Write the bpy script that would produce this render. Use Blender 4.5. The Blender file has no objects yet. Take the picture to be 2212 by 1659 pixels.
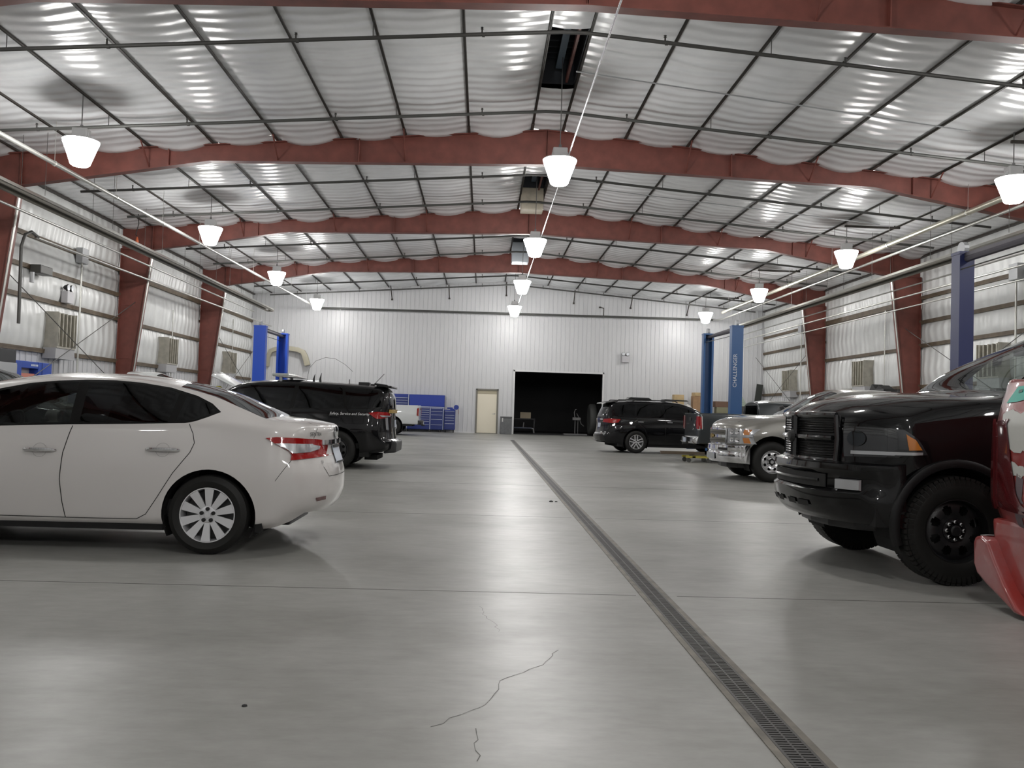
import bpy, bmesh, math, random
from math import pi, sin, cos, tan, radians, sqrt, hypot
from mathutils import Vector, Matrix
from mathutils.bvhtree import BVHTree

C = bpy.context.scene
COL = C.collection
random.seed(7)

# ------------------------------------------------------------------ camera
FOC, CAMH = 1868.0, 1.2208            # focal length in pixels of the 2212 px wide frame, eye height
PSI, THE, RHO = 0.0334, 0.0316, 0.0306
fw = Vector((sin(PSI)*cos(THE), cos(PSI)*cos(THE), sin(THE)))
rt = Vector((cos(PSI), -sin(PSI), 0)); up = rt.cross(fw)
r2 = rt*cos(RHO) + up*sin(RHO); u2 = up*cos(RHO) - rt*sin(RHO)
cam = bpy.data.cameras.new('camera'); cam.sensor_fit = 'HORIZONTAL'; cam.sensor_width = 36.0
cam.lens = FOC/2212*36.0; cam.clip_start = 0.05; cam.clip_end = 200
camo = bpy.data.objects.new('camera', cam); COL.objects.link(camo)
M = Matrix((r2, u2, -fw)).transposed().to_4x4(); M.translation = Vector((0, 0, CAMH))
camo.matrix_world = M
C.camera = camo

# ------------------------------------------------------------------ world, exposure
W = bpy.data.worlds.new('night'); C.world = W; W.use_nodes = True
W.node_tree.nodes['Background'].inputs[0].default_value = (0.004, 0.005, 0.007, 1)
W.node_tree.nodes['Background'].inputs[1].default_value = 1.0
C.view_settings.view_transform = 'Standard'; C.view_settings.look = 'None'
C.view_settings.exposure = 0.0; C.view_settings.gamma = 1.0
C.view_settings.use_curve_mapping = False
C.cycles.max_bounces = 8; C.cycles.diffuse_bounces = 5; C.cycles.glossy_bounces = 4
C.cycles.transmission_bounces = 6; C.cycles.transparent_max_bounces = 12
C.cycles.caustics_reflective = False; C.cycles.caustics_refractive = False
C.cycles.sample_clamp_indirect = 6.0
LAMP_POWER = 80.0

# ------------------------------------------------------------------ materials
MATS = {}
def mat(name, col, rough=0.5, metal=0.0, coat=0.0, emit=None, spec=0.5, noise=0.0, nscale=6.0, bump=0.0, bscale=40.0, stretch=None):
    if name in MATS: return MATS[name]
    m = bpy.data.materials.new(name); m.use_nodes = True
    nt = m.node_tree; b = nt.nodes['Principled BSDF']
    b.inputs['Base Color'].default_value = (*col, 1)
    b.inputs['Roughness'].default_value = rough; b.inputs['Metallic'].default_value = metal
    b.inputs['Coat Weight'].default_value = coat; b.inputs['Coat Roughness'].default_value = 0.03
    b.inputs['Specular IOR Level'].default_value = spec
    if emit:
        b.inputs['Emission Color'].default_value = (*emit[0], 1); b.inputs['Emission Strength'].default_value = emit[1]
    if noise or bump:
        tc = nt.nodes.new('ShaderNodeTexCoord'); mp = nt.nodes.new('ShaderNodeMapping')
        nt.links.new(tc.outputs['Object'], mp.inputs[0])
        if stretch: mp.inputs['Scale'].default_value = stretch
    if noise:
        n = nt.nodes.new('ShaderNodeTexNoise'); n.inputs['Scale'].default_value = nscale; n.inputs['Detail'].default_value = 5
        nt.links.new(mp.outputs[0], n.inputs[0])
        r = nt.nodes.new('ShaderNodeValToRGB')
        r.color_ramp.elements[0].position = 0.3; r.color_ramp.elements[1].position = 0.7
        r.color_ramp.elements[0].color = (*[c*(1-noise) for c in col], 1)
        r.color_ramp.elements[1].color = (*[min(1, c*(1+noise*0.6)) for c in col], 1)
        nt.links.new(n.outputs[0], r.inputs[0]); nt.links.new(r.outputs[0], b.inputs['Base Color'])
    if bump:
        n2 = nt.nodes.new('ShaderNodeTexNoise'); n2.inputs['Scale'].default_value = bscale; n2.inputs['Detail'].default_value = 4
        nt.links.new(mp.outputs[0], n2.inputs[0])
        bp = nt.nodes.new('ShaderNodeBump'); bp.inputs['Strength'].default_value = bump; bp.inputs['Distance'].default_value = 0.01
        nt.links.new(n2.outputs[0], bp.inputs['Height']); nt.links.new(bp.outputs[0], b.inputs['Normal'])
    MATS[name] = m
    return m

def glass_mat(name, tint, refl=1.5):
    if name in MATS: return MATS[name]
    m = bpy.data.materials.new(name); m.use_nodes = True; nt = m.node_tree
    for n in list(nt.nodes): nt.nodes.remove(n)
    o = nt.nodes.new('ShaderNodeOutputMaterial'); mx = nt.nodes.new('ShaderNodeMixShader')
    t = nt.nodes.new('ShaderNodeBsdfTransparent'); t.inputs[0].default_value = (*tint, 1)
    g = nt.nodes.new('ShaderNodeBsdfGlossy'); g.inputs['Roughness'].default_value = 0.02; g.inputs[0].default_value = (0.95, 0.97, 1, 1)
    f = nt.nodes.new('ShaderNodeFresnel'); f.inputs[0].default_value = refl
    nt.links.new(f.outputs[0], mx.inputs[0]); nt.links.new(t.outputs[0], mx.inputs[1]); nt.links.new(g.outputs[0], mx.inputs[2])
    nt.links.new(mx.outputs[0], o.inputs[0]); MATS[name] = m
    return m

def concrete(name):
    m = bpy.data.materials.new(name); m.use_nodes = True; nt = m.node_tree; b = nt.nodes['Principled BSDF']; L = nt.links.new
    tc = nt.nodes.new('ShaderNodeTexCoord')
    def noise(scale, detail=4, stretch=(1, 1, 1), rough=0.5):
        mp = nt.nodes.new('ShaderNodeMapping'); mp.inputs['Scale'].default_value = stretch
        n = nt.nodes.new('ShaderNodeTexNoise'); n.inputs['Scale'].default_value = scale; n.inputs['Detail'].default_value = detail
        n.inputs['Roughness'].default_value = rough
        L(tc.outputs['Object'], mp.inputs[0]); L(mp.outputs[0], n.inputs[0]); return n.outputs[0]
    def ramp(inp, stops):
        r = nt.nodes.new('ShaderNodeValToRGB'); e = r.color_ramp.elements
        while len(e) < len(stops): e.new(0.5)
        for k, (p, c) in enumerate(stops): e[k].position = p; e[k].color = (*c, 1)
        L(inp, r.inputs[0]); return r.outputs[0]
    def mix(a, b_, fac=1.0, mode='MULTIPLY'):
        x = nt.nodes.new('ShaderNodeMix'); x.data_type = 'RGBA'; x.blend_type = mode; x.inputs[0].default_value = fac
        L(a, x.inputs[6]); L(b_, x.inputs[7]); return x.outputs[2]
    base = ramp(noise(0.45, 6, (1, 1, 1), 0.6), [(0.32, (0.225, 0.223, 0.205)), (0.52, (0.315, 0.313, 0.296)), (0.72, (0.39, 0.388, 0.37))])
    fine = ramp(noise(5.0, 8, (1, 2.5, 1), 0.65), [(0.3, (0.80, 0.80, 0.785)), (0.7, (1, 1, 1))])
    L(mix(base, fine), b.inputs['Base Color'])
    ma = nt.nodes.new('ShaderNodeMath'); ma.operation = 'MULTIPLY_ADD'; ma.inputs[1].default_value = 0.16; ma.inputs[2].default_value = 0.31
    L(noise(1.2, 5, (1, 2.2, 1)), ma.inputs[0]); L(ma.outputs[0], b.inputs['Roughness'])
    b.inputs['Specular IOR Level'].default_value = 0.45
    return m

def blanket(name, col, rough, wave_axis, period, wave, wrinkle, wscale):
    """white vinyl-faced insulation: soft ribs plus wrinkles"""
    m = bpy.data.materials.new(name); m.use_nodes = True; nt = m.node_tree; b = nt.nodes['Principled BSDF']; L = nt.links.new
    tc = nt.nodes.new('ShaderNodeTexCoord')
    n0 = nt.nodes.new('ShaderNodeTexNoise'); n0.inputs['Scale'].default_value = 1.3; n0.inputs['Detail'].default_value = 3
    L(tc.outputs['Object'], n0.inputs[0])
    r = nt.nodes.new('ShaderNodeValToRGB'); r.color_ramp.elements[0].position = 0.3; r.color_ramp.elements[1].position = 0.7
    r.color_ramp.elements[0].color = (*[c*0.86 for c in col], 1); r.color_ramp.elements[1].color = (*col, 1)
    L(n0.outputs[0], r.inputs[0]); L(r.outputs[0], b.inputs['Base Color'])
    b.inputs['Roughness'].default_value = rough; b.inputs['Specular IOR Level'].default_value = 0.75
    w = nt.nodes.new('ShaderNodeTexWave'); w.wave_type = 'BANDS'; w.bands_direction = wave_axis; w.wave_profile = 'SIN'
    w.inputs['Scale'].default_value = 0.314/period; w.inputs['Distortion'].default_value = 1.6; w.inputs['Detail'].default_value = 2
    w.inputs['Detail Scale'].default_value = 1.2
    L(tc.outputs['Object'], w.inputs[0])
    n = nt.nodes.new('ShaderNodeTexNoise'); n.inputs['Scale'].default_value = wscale; n.inputs['Detail'].default_value = 4
    L(tc.outputs['Object'], n.inputs[0])
    b1 = nt.nodes.new('ShaderNodeBump'); b1.inputs['Strength'].default_value = wave; b1.inputs['Distance'].default_value = 0.06
    b2 = nt.nodes.new('ShaderNodeBump'); b2.inputs['Strength'].default_value = wrinkle; b2.inputs['Distance'].default_value = 0.03
    L(w.outputs[1], b1.inputs['Height']); L(n.outputs[0], b2.inputs['Height']); L(b1.outputs[0], b2.inputs['Normal']); L(b2.outputs[0], b.inputs['Normal'])
    return m

# ------------------------------------------------------------------ mesh helpers
class MB:
    def __init__(s): s.v = []; s.f = []
    def add(s, vs, fs):
        o = len(s.v); s.v += [tuple(v) for v in vs]; s.f += [tuple(i+o for i in f) for f in fs]; return s
    def box(s, c, d, rot=None):
        vs = []
        for x in (-.5, .5):
            for y in (-.5, .5):
                for z in (-.5, .5):
                    p = Vector((x*d[0], y*d[1], z*d[2]))
                    if rot: p = rot @ p
                    vs.append((c[0]+p.x, c[1]+p.y, c[2]+p.z))
        return s.add(vs, [(0, 1, 3, 2), (4, 6, 7, 5), (0, 4, 5, 1), (2, 3, 7, 6), (0, 2, 6, 4), (1, 5, 7, 3)])
    def rng(s, x0, x1, y0, y1, z0, z1):
        return s.box(((x0+x1)/2, (y0+y1)/2, (z0+z1)/2), (abs(x1-x0), abs(y1-y0), abs(z1-z0)))
    def tube(s, pts, r, n=8, cap=True):
        pts = [Vector(p) for p in pts]; rs = r if isinstance(r, (list, tuple)) else [r]*len(pts)
        vs = []; fs = []; ref = None
        for i, p in enumerate(pts):
            t = ((pts[min(i+1, len(pts)-1)]-p).normalized() + (p-pts[max(i-1, 0)]).normalized()).normalized()
            if ref is None:
                ref = Vector((0, 0, 1)) if abs(t.z) < 0.9 else Vector((1, 0, 0))
            a = t.cross(ref).normalized(); b_ = a.cross(t).normalized(); ref = b_
            for k in range(n):
                q = p + (a*cos(2*pi*k/n) + b_*sin(2*pi*k/n))*rs[i]; vs.append(q)
        for i in range(len(pts)-1):
            for k in range(n):
                k2 = (k+1) % n; fs.append((i*n+k, i*n+k2, (i+1)*n+k2, (i+1)*n+k))
        if cap:
            fs.append(tuple(range(n-1, -1, -1))); fs.append(tuple((len(pts)-1)*n+k for k in range(n)))
        return s.add(vs, fs)
    def lathe(s, prof, n=24, axis='Z', o=(0, 0, 0), cap=True):
        """prof: list of (radius, height)"""
        vs = []; fs = []
        for (r, hgt) in prof:
            for k in range(n):
                a = 2*pi*k/n; x, y, z = r*cos(a), r*sin(a), hgt
                if axis == 'Y': x, y, z = x, z, y
                if axis == 'X': x, y, z = z, x, y
                vs.append((x+o[0], y+o[1], z+o[2]))
        for i in range(len(prof)-1):
            for k in range(n):
                k2 = (k+1) % n; fs.append((i*n+k, i*n+k2, (i+1)*n+k2, (i+1)*n+k))
        if cap and prof[0][0] > 1e-6: fs.append(tuple(range(n-1, -1, -1)))
        if cap and prof[-1][0] > 1e-6: fs.append(tuple((len(prof)-1)*n+k for k in range(n)))
        return s.add(vs, fs)
    def prism(s, poly, axis, a, b):
        """poly in the two remaining axes, extruded along axis from a to b"""
        def P(u, v, w):
            return {'X': (w, u, v), 'Y': (u, w, v), 'Z': (u, v, w)}[axis]
        n = len(poly)
        vs = [P(u, v, a) for u, v in poly] + [P(u, v, b) for u, v in poly]
        fs = [tuple(range(n)), tuple(range(2*n-1, n-1, -1))] + [(i, i+n, (i+1) % n+n, (i+1) % n) for i in range(n)]
        return s.add(vs, fs)
    def build(s, name, m, parent=None, smooth=False, bevel=0.0, loc=None, rotz=0.0, seg=2):
        me = bpy.data.meshes.new(name); me.from_pydata(s.v, [], s.f); me.update()
        bm = bmesh.new(); bm.from_mesh(me)
        bmesh.ops.remove_doubles(bm, verts=bm.verts, dist=1e-5)
        bmesh.ops.recalc_face_normals(bm, faces=bm.faces)
        if bevel:
            bmesh.ops.bevel(bm, geom=[e for e in bm.edges if len(e.link_faces) == 2 and e.calc_face_angle(0) > 0.5], offset=bevel, segments=seg, affect='EDGES', profile=0.6)
        bm.to_mesh(me); bm.free()
        return link(name, me, m, parent, smooth, loc, rotz)

def link(name, me, m, parent=None, smooth=False, loc=None, rotz=0.0):
    if m is not None and not me.materials: me.materials.append(m)
    if smooth:
        me.polygons.foreach_set('use_smooth', [True]*len(me.polygons))
        if smooth != 'full': me.set_sharp_from_angle(angle=radians(smooth if smooth is not True else 40))
    o = bpy.data.objects.new(name, me); COL.objects.link(o)
    if parent is not None: o.parent = parent
    if loc is not None: o.location = loc
    o.rotation_euler.z = rotz
    return o
def tag(o, label, cat, group=None):
    o['label'] = label; o['category'] = cat
    if group: o['group'] = group
    return o
def thing(name, label, cat, loc=(0, 0, 0), rotz=0.0, group=None):
    o = bpy.data.objects.new(name, None); o.empty_display_size = 0.2; COL.objects.link(o)
    o.location = loc; o.rotation_euler = (0, 0, rotz)
    return tag(o, label, cat, group)
def struct(o): o['kind'] = 'structure'; return o
def dup(root, loc, label, group=None, rotz=None):
    kids = [c for c in root.children]
    r = root.copy(); COL.objects.link(r); r.location = loc
    if rotz is not None: r.rotation_euler.z = rotz
    r['label'] = label
    if group: r['group'] = group
    for ch in kids:
        c = ch.copy(); COL.objects.link(c); c.parent = r
        for g in ch.children:
            d = g.copy(); COL.objects.link(d); d.parent = c
    return r
def text_mesh(body, size, shear=0.0):
    cu = bpy.data.curves.new('lettering', 'FONT'); cu.body = body; cu.size = size; cu.shear = shear; cu.align_x = 'CENTER'; cu.align_y = 'CENTER'
    cu.resolution_u = 3; cu.extrude = 0.0
    o = bpy.data.objects.new('lettering', cu); COL.objects.link(o)
    dg = bpy.context.evaluated_depsgraph_get(); me = bpy.data.meshes.new_from_object(o.evaluated_get(dg))
    COL.objects.unlink(o); bpy.data.objects.remove(o)
    return me
ORD = ['first', 'second', 'third', 'fourth', 'fifth', 'sixth', 'seventh', 'eighth', 'ninth', 'tenth', 'eleventh', 'twelfth']
# ------------------------------------------------------------------ the building (80-foot clear-span steel shop)
XL, XR, XC, YW, YB = -12.47, 15.25, 1.39, 46.33, -12.0
FY = [-3.96, 4.42, 12.80, 21.184, 29.566, 37.948]        # portal frames
def zr(x): return 8.2 - 0.0845*abs(x-XC)                  # underside of the purlins
m_white = mat('white_metal_liner', (0.62, 0.622, 0.635), 0.36, 0, bump=0.02, bscale=9)
m_red = mat('red_oxide_steel', (0.175, 0.053, 0.04), 0.5, noise=0.25, nscale=3)
m_dark = mat('dark_purlin_steel', (0.045, 0.038, 0.032), 0.55)
m_girt = mat('brown_girt_steel', (0.13, 0.098, 0.065), 0.6, noise=0.3, nscale=4)
m_pipe = mat('grey_pipe', (0.085, 0.085, 0.08), 0.45, 0.3)
m_galv = mat('galvanised_pipe', (0.52, 0.52, 0.49), 0.35, 0.75)
m_zinc = mat('zinc_grey', (0.42, 0.43, 0.44), 0.45, 0.5)
m_black = mat('black_rubber', (0.012, 0.012, 0.012), 0.6)
m_ceil = blanket('roof_blanket_vinyl', (0.86, 0.875, 0.89), 0.27, 'Y', 0.36, 0.30, 0.16, 3.2)
m_wall = blanket('wall_blanket_vinyl', (0.80, 0.81, 0.80), 0.36, 'Y', 0.42, 0.42, 0.26, 2.4)

# floor
struct(MB().rng(XL-0.3, XR+0.3, YB-0.3, YW+9, -0.25, 0).build('floor', concrete('polished_concrete')))

# ceiling blanket: sags between purlins, rippled along the roof
PUR = [0.38+1.55*k for k in range(9)]
def ceil_mesh():
    xs = [XL]
    marks = sorted([XC-p for p in PUR] + [XC+p for p in PUR])
    marks = [XL-0.05] + [x for x in marks if XL+0.3 < x < XR-0.3] + [XR+0.05]
    ys = []; y = YB
    while y < YW+0.01: ys.append(y); y += 0.14
    cols = []
    for a, b in zip(marks[:-1], marks[1:]):
        for k in range(8):
            cols.append((a+(b-a)*k/8, k/8, abs((a+b)/2-XC) < 0.5, a))
    cols.append((marks[-1], 0, False, marks[-1]))
    V = []; F = []
    rnd = {}
    for iy, y in enumerate(ys):
        # distance to the nearest frame makes the blanket droop there
        d = min(abs(y-f) for f in FY)
        for (x, t, ridge, a) in cols:
            key = (round(a, 2), min(range(len(FY)), key=lambda i: abs(y-FY[i])))
            amp = rnd.setdefault(key, random.uniform(0.5, 1.5))
            s = sin(pi*t)
            z = zr(x) + 0.05 - s*(0.055 + 0.09*amp*math.exp(-(d/0.35)**2)*(0 if ridge else 1))
            z += s*0.012*sin(y*2*pi/0.37 + 3*sin(x*1.3+y*0.7))*(0.6+0.4*sin(y*0.5+x))
            V.append((x, y, z))
    n = len(cols)
    for iy in range(len(ys)-1):
        yc = (ys[iy]+ys[iy+1])/2
        for ix in range(n-1):
            xc_ = (cols[ix][0]+cols[ix+1][0])/2
            if abs(xc_-XC) < 0.38 and any(a < yc < b for a, b in VENTS): continue
            F.append((iy*n+ix, iy*n+ix+1, (iy+1)*n+ix+1, (iy+1)*n+ix))
    return V, F
VENTS = [(15.4, 18.4), (25.3, 27.6), (34.6, 36.3), (7.2, 10.2)]
V, F = ceil_mesh(); me = bpy.data.meshes.new('ceiling'); me.from_pydata(V, [], F)
struct(link('ceiling', me, m_ceil, smooth='full'))
# roof deck above the blanket keeps the night out
deck = MB()
for sx, xe in ((-1, XL-0.4), (1, XR+0.4)):
    deck.add([(XC, YB-0.3, 9.0), (xe, YB-0.3, zr(xe)+0.8), (xe, YW+9, zr(xe)+0.8), (XC, YW+9, 9.0)], [(0, 1, 2, 3)])
struct(deck.build('trim_1', mat('steel_roof_deck', (0.10, 0.11, 0.12), 0.5, 0.4)))

# side walls: blanket pillows between girts, white liner below
def wall_mesh(X, sgn, bays):
    V = []; F = []; ny = 0
    ys = []; y = YB
    while y < YW+0.05: ys.append(min(y, YW)); y += 0.14
    zs = [0, 2.48, 2.5] + [2.5+0.095*k for k in range(1, 52)]
    zs = [z for z in zs if z < 7.2]
    for y in ys:
        g = bays(y); d = min([abs(y-f) for f in FY])
        for z in zs:
            if z <= 2.48: o = 0.02
            else:
                lo = max([q for q in g if q <= z+1e-6]); hi = min([q for q in g+[7.3] if q > z])
                t = (z-lo)/(hi-lo); o = 0.03 + 0.10*sin(pi*t)**0.7 + 0.012*sin(y*2*pi/0.42)*sin(pi*t)
                o += 0.02*sin(3.1*y+5*z)*sin(2.3*y-4*z)*sin(pi*t)
                o *= min(1, 0.35+d*1.5)
            V.append((X - sgn*o, y, z))
    n = len(zs)
    for i in range(len(ys)-1):
        for j in range(n-1): F.append((i*n+j, i*n+j+1, (i+1)*n+j+1, (i+1)*n+j))
    me = bpy.data.meshes.new('wall'); me.from_pydata(V, [], F); return me
GA = [2.5, 3.92, 4.73, 5.58]; GB = [2.5, 3.88, 5.53]
def girts_at(y):
    if FY[4] < y < FY[5] or FY[2] < y < FY[3]: return GB
    return GA
struct(link('wall_left', wall_mesh(XL, -1, girts_at), m_wall, smooth='full'))
struct(link('wall_right', wall_mesh(XR, 1, girts_at), m_wall, smooth='full'))
struct(MB().rng(XL-0.3, XR+0.3, YB-0.3, YB-0.1, 0, 9.2).build('wall_front', m_white))
# ribbed white liner at the foot of the side walls
for nm, X, s in (('trim_2', XL, 1), ('trim_3', XR, -1)):
    b = MB(); b.rng(X+s*0.02, X+s*0.04, YB, YW, 0.0, 2.46)
    y = YB+0.2
    while y < YW: b.rng(X+s*0.035, X+s*0.065, y-0.02, y+0.02, 0, 2.46); y += 0.305
    struct(b.build(nm, m_white))
# girts
FB = FY + [YW]
nt_ = 4
for X, s in ((XL, 1), (XR, -1)):
    for a, b in zip([YB]+FY, FY+[YW]):
        for gz in girts_at((a+b)/2):
            hgt = 0.10 if gz != 5.53 else 0.17
            w = MB().rng(X+s*0.04, X+s*0.135, a, b, gz-hgt/2, gz+hgt/2)
            w.rng(X+s*0.12, X+s*0.14, a, b, gz+hgt/2-0.03, gz+hgt/2+0.02)
            struct(w.build('trim_%d' % nt_, m_girt)); nt_ += 1
    struct(MB().rng(X+s*0.02, X+s*0.2, YB, YW, zr(X)-0.03, zr(X)+0.05).build('trim_%d' % nt_, m_dark)); nt_ += 1

# back wall: ribbed liner with openings for the man door and the big doorway
DX0, DX1, DZ = -0.29, 0.77, 2.31
OX0, OX1, OZ = 1.70, 6.41, 3.36
bw = MB()
def bwbox(x0, x1, z0, z1): bw.rng(x0, x1, YW, YW+0.22, z0, z1)
bwbox(XL-0.3, DX0, 0, 9.2); bwbox(DX0, DX1, DZ, 9.2); bwbox(DX1, OX0, 0, 9.2); bwbox(OX0, OX1, OZ, 9.2); bwbox(OX1, XR+0.3, 0, 9.2)
x = XL+0.1
while x < XR:
    lo = DZ+0.09 if DX0-0.08 < x < DX1+0.08 else (OZ+0.09 if OX0-0.09 < x < OX1+0.09 else 0)
    bw.prism([(x-0.019, YW), (x-0.009, YW-0.024), (x+0.009, YW-0.024), (x+0.019, YW)], 'Z', lo, 8.6)
    x += 0.232
struct(bw.build('wall_back', m_white))
m_trim = mat('bronze_grey_trim', (0.20, 0.19, 0.165), 0.5)
m_wtrim = mat('white_trim', (0.70, 0.70, 0.70), 0.4)
tr = MB(); tr.rng(DX0-0.07, DX0, YW-0.06, YW+0.1, 0, DZ+0.07); tr.rng(DX1, DX1+0.07, YW-0.06, YW+0.1, 0, DZ+0.07); tr.rng(DX0-0.07, DX1+0.07, YW-0.06, YW+0.1, DZ, DZ+0.07)
struct(tr.build('trim_%d' % nt_, m_trim)); nt_ += 1
tr = MB(); tr.rng(OX0-0.09, OX0, YW-0.05, YW+0.24, 0, OZ+0.09); tr.rng(OX1, OX1+0.09, YW-0.05, YW+0.24, 0, OZ+0.09); tr.rng(OX0-0.09, OX1+0.09, YW-0.05, YW+0.24, OZ, OZ+0.09)
struct(tr.build('trim_%d' % nt_, m_wtrim, bevel=0.01)); nt_ += 1
tr = MB().rng(XL, DX0-0.07, YW-0.03, YW, 0, 0.06); tr.rng(OX1+0.1, XR, YW-0.03, YW, 0, 0.06)
struct(tr.build('baseboard_back', m_wtrim))
# man door
door = struct(MB().rng(DX0+0.01, DX1-0.01, YW+0.0, YW+0.05, 0.02, DZ-0.2).build('door_1', mat('cream_door_paint', (0.80, 0.74, 0.60), 0.4), bevel=0.004))
MB().rng(DX0+0.01, DX1-0.01, YW+0.01, YW+0.06, DZ-0.19, DZ-0.005).build('transom_panel', mat('tan_transom', (0.45, 0.40, 0.29), 0.5), door)
hb = MB(); hb.tube([(DX1-0.11, YW-0.0, 1.06), (DX1-0.11, YW-0.07, 1.06), (DX1-0.24, YW-0.075, 1.05)], 0.016); hb.lathe([(0.0, 0), (0.04, 0.0), (0.04, 0.012), (0, 0.012)], 16, 'Y', (DX1-0.11, YW-0.015, 1.06))
hb.build('door_handle', mat('satin_nickel', (0.5, 0.48, 0.42), 0.3, 1), door, smooth=True)
# the unlit room behind the doorway
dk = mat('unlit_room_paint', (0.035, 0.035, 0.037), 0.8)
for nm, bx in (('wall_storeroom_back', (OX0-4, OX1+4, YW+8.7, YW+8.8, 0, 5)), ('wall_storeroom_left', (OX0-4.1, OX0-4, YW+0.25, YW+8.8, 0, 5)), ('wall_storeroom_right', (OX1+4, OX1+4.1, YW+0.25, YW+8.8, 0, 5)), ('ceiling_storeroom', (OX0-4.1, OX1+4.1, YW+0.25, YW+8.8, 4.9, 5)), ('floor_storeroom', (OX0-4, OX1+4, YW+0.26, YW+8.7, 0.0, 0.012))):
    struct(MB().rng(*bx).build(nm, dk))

# ------------------------------------------------------------------ portal frames
def ibeam(bm, a, b, ax, flange=0.22, t=0.018, web=0.012):
    pass
def frame_obj(Y, label):
    root = thing('portal_frame', label, 'steel frame', (XC, Y, 0), 0, 'red steel portal frames')
    hl, hr = XL-XC+0.12, XR-XC-0.12
    def rb(d):                                    # underside of the rafter
        d = abs(d); return 7.34-0.24*d/8.2 if d < 8.2 else 7.10-(d-8.2)*0.8/4.65
    for s, he in ((-1, abs(hl)), (1, hr)):
        ds = [0, 2, 4, 6, 8.2, 9.5, 11, 12.75, he]
        web = MB(); poly = [(s*d, 8.19-0.0845*d) for d in ds] + [(s*d, rb(min(d, 12.75))) for d in reversed(ds)]
        web.prism(poly, 'Y', -0.007, 0.007)
        for a, b in zip(ds[:-1], ds[1:]):
            for f_ in (lambda d: 8.19-0.0845*d, lambda d: rb(min(d, 12.75))):
                za, zb = f_(a), f_(b)
                web.add([(s*a, -0.11, za), (s*b, -0.11, zb), (s*b, 0.11, zb), (s*a, 0.11, za), (s*a, -0.11, za-0.018), (s*b, -0.11, zb-0.018), (s*b, 0.11, zb-0.018), (s*a, 0.11, za-0.018)],
                        [(0, 1, 2, 3), (7, 6, 5, 4), (0, 4, 5, 1), (2, 6, 7, 3), (0, 3, 7, 4), (1, 5, 6, 2)])
        for d in (0.004, 4.6, 9.2, 12.7):                              # splice plates and stiffeners
            web.rng(s*d-0.012, s*d+0.012, -0.10, 0.10, rb(d)-0.0, 8.17-0.0845*d)
        for d in (3.48, 6.58, 9.68):                                   # flange braces up to the purlins
            for yy in (-1, 1):
                web.tube([(s*d, yy*0.02, rb(d)+0.05), (s*d, yy*0.62, 8.22-0.0845*d)], 0.018, 5)
        web.build('rafter', m_red, root)
        col = MB(); zt = 7.02
        col.prism([(s*he, 0), (s*he, 6.30), (s*12.72, 6.30), (s*(he-0.30), 0)], 'Y', -0.007, 0.007)
        for x0, z0, x1, z1 in ((he, 0, he, 6.30), (he-0.30, 0, 12.72, 6.30)):
            col.add([(s*x0, -0.12, z0), (s*x0, 0.12, z0), (s*x1, 0.12, z1), (s*x1, -0.12, z1), (s*(x0-0.018), -0.12, z0), (s*(x0-0.018), 0.12, z0), (s*(x1-0.018), 0.12, z1), (s*(x1-0.018), -0.12, z1)],
                    [(0, 1, 2, 3), (7, 6, 5, 4), (0, 4, 5, 1), (2, 6, 7, 3), (0, 3, 7, 4), (1, 5, 6, 2)])
        col.rng(s*(he-0.012), s*12.72, -0.1, 0.1, 6.30, 6.325)
        col.rng(s*(he+0.03), s*(he-0.36), -0.15, 0.15, 0, 0.025)
        for zz in (2.6, 4.4): col.rng(s*(he-0.02), s*(he-0.36), -0.02, 0.02, zz, zz+0.02)
        col.build('column', m_red, root)
        MB().tube([(s*(he-0.345), -0.10, 0.03), (s*12.665, -0.10, 6.25)], 0.026, 6).build('lit_flange_edge', m_galv, root)  # added bright tube imitating light caught along the inner flange edge
    return root
FL = ['red steel portal frame behind the camera', 'red steel portal frame nearly overhead, out of the picture', 'red steel portal frame crossing the top edge of the picture, nearest one in view',
      'red steel portal frame with long rafter behind the nearest ridge lamp', 'red steel portal frame, middle one of the three whole rafters in view', 'red steel portal frame farthest back, next to the white end wall']
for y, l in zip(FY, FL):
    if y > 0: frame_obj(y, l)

# ------------------------------------------------------------------ purlins (each runs the length of the roof)
for s, side in ((-1, 'left'), (1, 'right')):
    for k, p in enumerate(PUR):
        x = XC+s*p
        if not XL+0.3 < x < XR-0.3: continue
        z = zr(x)
        b = MB(); y0 = YB; L_ = YW-YB
        b.rng(-0.027, 0.027, y0, YW, 0, 0.012); b.rng(-0.006, 0.006, y0, YW, 0, 0.20); b.rng(-0.027, -0.02, y0, YW, 0, 0.03)
        for yl in FY:                              # lapped joints over the frames
            b.rng(-0.036, 0.036, yl-0.55, yl+0.55, -0.006, 0.012)
        o = b.build('roof_purlin', m_dark, loc=(x, 0, z))
        tag(o, 'dark steel roof purlin running front to back, %s one %s of the ridge' % (ORD[k], side), 'purlin', 'roof purlins')

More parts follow.
